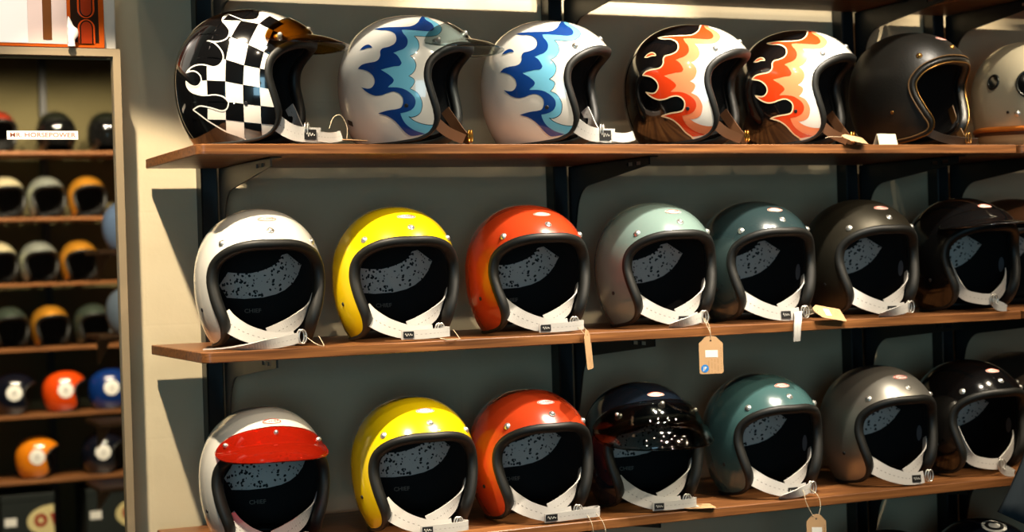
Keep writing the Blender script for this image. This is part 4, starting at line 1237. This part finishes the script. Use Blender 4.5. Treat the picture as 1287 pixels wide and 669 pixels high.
# nearer shelf ends peeking in at the right of the mirror, with two white helmets
SY0 = 4.28
for k, (z, xl) in enumerate(((1.583, .672), (1.236, .664), (.883, .653), (.620, .645))):
    far_board(xl, 1.45, z, SY0, SY0+.30, '%s nearer shelf end at the right side of the mirror reflection' % ['highest', 'second', 'third', 'lowest'][k], 'nearer shelf ends in the mirror')
    mb = MB(); zt = z-TH-.0006
    mb.prism([(SY0+.01, zt), (SY0+.299, zt), (SY0+.299, zt-.11), (SY0+.285, zt-.11)], [], lambda p: (xl+.045, p[0], p[1]), lambda p: (xl+.049, p[0], p[1]))
    tag(mb.build('shelf_bracket', KRAFT), 'pale triangular bracket under the %s nearer shelf end in the mirror' % ['highest', 'second', 'third', 'lowest'][k], 'bracket', 'brackets in the mirror')
mb = MB(); mb.box((1.10, SY0+.301, 0), (1.14, SY0+.34, 2.4), .003); tag(mb.build('shelf_post', BLACKPAINT), 'dark post carrying the nearer shelf ends, hidden right of the mirror', 'post', 'posts reflected in the mirror')
far_helmet(.822, 0, paint('far_white_blue', (206, 218, 232)), 'white and blue helmet cut by the mirror frame on the highest nearer shelf end', 60, y=SY0+.14, z=1.583)
far_helmet(.828, 0, paint('far_white', (222, 220, 210)), 'white helmet cut by the mirror frame on the second nearer shelf end', 60, y=SY0+.14, z=1.236)
# cartons on the lowest shelf
CARTON = simple('dark_carton', (16, 24, 20), .6)
def carton(x0, x1, lab):
    root = empty('carton', (x0, FYF+.02, FZ[6]), 0, label=lab, category='box', group='cartons in the mirror')
    w = x1-x0; h = .285
    mb = MB(); mb.box((0, 0, 0), (w, .30, h-.03), .002); mb.build('box_body', CARTON, root)
    mb = MB(); mb.box((-.002, -.002, h-.032), (w+.002, .302, h), .002); mb.build('lid', CARTON, root)
    mb = MB(); mb.box((.015, -.0022, .135), (.072, -.0004, .175)); mb.build('label', OFFWHITE, root)
    oc = (w, .150); P = [(oc[0]-.003, oc[1]-.078)]+[(oc[0]-.003-.128*sin(pi*i/24), oc[1]-.078*cos(pi*i/24)) for i in range(1, 24)]+[(oc[0]-.003, oc[1]+.078)]
    mb = MB(); mb.prism(P, [], lambda p: (p[0], -.0016, p[1]), lambda p: (p[0], -.0002, p[1])); e = mb.build('oval_logo', simple('carton_cream', (214, 198, 140), .6), root)
    R = simple('carton_red', (150, 46, 20), .6)
    mb = MB(); mb.prism(ellipse(.033, .033, 28, oc[0]-.066, oc[1]+.004), [ellipse(.014, .014, 18, oc[0]-.066, oc[1]+.004)], lambda p: (p[0], -.0024, p[1]), lambda p: (p[0], -.0017, p[1])); mb.build('lettering', R, e)
    mb = MB(); mb.prism([(oc[0]-.024, oc[1]+.036), (oc[0]-.003, oc[1]+.036), (oc[0]-.003, oc[1]-.034)], [], lambda p: (p[0], -.0024, p[1]), lambda p: (p[0], -.0017, p[1])); mb.build('lettering', R, e)
carton(.470, .722, 'dark carton with a cream oval logo in the mirror, lower left corner')
carton(.878, 1.150, 'dark carton with a cream oval logo in the mirror, beside the right frame edge')
# ------------------------------------------------------------------ light
def spot(name, loc, target, energy, color, ang=60, blend=.15, rad=.03):
    L = bpy.data.lights.new(name, 'SPOT'); L.energy = energy; L.color = color; L.spot_size = radians(ang); L.spot_blend = blend; L.shadow_soft_size = rad
    o = bpy.data.objects.new(name, L); COL.objects.link(o); o.location = loc
    o.rotation_euler = (Vector(target)-Vector(loc)).to_track_quat('-Z', 'Y').to_euler()
    return o
WARM = (1, .84, .62)
LY, LZ = -.54, 2.78
spot('ceiling_spot', (-.40, LY, LZ), (.06, .32, 1.036), 270, WARM, 33, .12, .022)
spot('ceiling_spot', (.36, LY, LZ), (.34, .32, 1.98), 100, (1, .89, .73), 30, .25, .02)
spot('ceiling_spot', (.98, LY, LZ), (.84, .12, 1.80), 185, (1, .89, .73), 44, .2, .022)
spot('ceiling_spot', (1.30, LY-.06, LZ), (1.12, .12, 1.80), 90, (1, .89, .73), 50, .2, .022)
for x, tx, e in ((1.0, .42, 75), (1.7, .95, 75), (2.4, 1.5, 70)):
    spot('ceiling_spot', (x, -1.45, 2.72), (tx, .10, 1.12), e, WARM, 33, .3, .017)
for x in (-.05, .45, .95, 1.5, 2.05):
    spot('ceiling_spot', (x, -.95, 2.74), (x+.1, .10, 1.2), 9, WARM, 95, .3, .016)
for x in (-.3, .72, 1.32, 1.9):
    spot('ceiling_spot', (x, -1.28, 2.74), (x+.1, .10, 1.2), 5, WARM, 95, .3, .014)
spot('ceiling_spot', (1.9, LY, LZ), (1.80, .12, 1.80), 130, WARM, 36, .2, .022)
# lamps over the modelled mirror reflection
for x in (.1, .55, 1.0):
    spot('reflection_spot', (x, 4.4, 2.9), (x+.2, 5.9, 1.2), 190, WARM, 75, .3, .03)
spot('reflection_spot', (.3, 3.2, 2.9), (.80, 4.40, 1.45), 60, (.8, .9, 1), 40, .3, .03)  # added lamp to brighten the nearer white helmets of the reflection
spot('sign_spot', (-.95, -.7, 2.75), (-.315, .33, 2.03), 120, (1, .90, .78), 15, .2, .03)
# daylight through the shop window
A = bpy.data.lights.new('shop_window_daylight', 'AREA'); A.shape = 'RECTANGLE'; A.size = 1.5; A.size_y = 1.5; A.energy = 44; A.color = (.44, .80, 1.0)
o = bpy.data.objects.new('shop_window_daylight', A); COL.objects.link(o); o.location = (-1.7, -5.63, 1.55)
o.rotation_euler = Vector((0, 1, 0)).to_track_quat('-Z', 'Z').to_euler()
W = bpy.data.worlds.new('world'); scene.world = W; W.use_nodes = True
W.node_tree.nodes['Background'].inputs[0].default_value = (.34, .72, 1.0, 1); W.node_tree.nodes['Background'].inputs[1].default_value = .12

# ------------------------------------------------------------------ camera
cam = bpy.data.cameras.new('camera'); co = bpy.data.objects.new('camera', cam); COL.objects.link(co)
cam.sensor_width = 36; cam.sensor_fit = 'HORIZONTAL'; cam.lens = 2106.98/1287*36
yaw, pit, rol = -.432, -.0047, -.0302
r = Vector((cos(yaw), sin(yaw), 0)); f = Vector((-sin(yaw), cos(yaw), 0)); u = Vector((0, 0, 1))
f, u = f*cos(pit)+u*sin(pit), u*cos(pit)-f*sin(pit)
r, u = r*cos(rol)+u*sin(rol), u*cos(rol)-r*sin(rol)
M = Matrix((r, u, -f)).transposed().to_4x4(); M.translation = (-.6472, -2.5499, 1.5)
co.matrix_world = M
cam.clip_start = .05; cam.clip_end = 60
cam.dof.use_dof = True; cam.dof.focus_distance = 2.78; cam.dof.aperture_fstop = 4.5; cam.dof.aperture_blades = 0
scene.camera = co
vs = scene.view_settings; vs.view_transform = 'Standard'; vs.look = 'None'; vs.gamma = 1; vs.use_curve_mapping = False; vs.exposure = 0
scene.display_settings.display_device = 'sRGB'
scene.cycles.use_denoising = True
scene.cycles.max_bounces = 8; scene.cycles.transparent_max_bounces = 12
scene.cycles.sample_clamp_indirect = 6
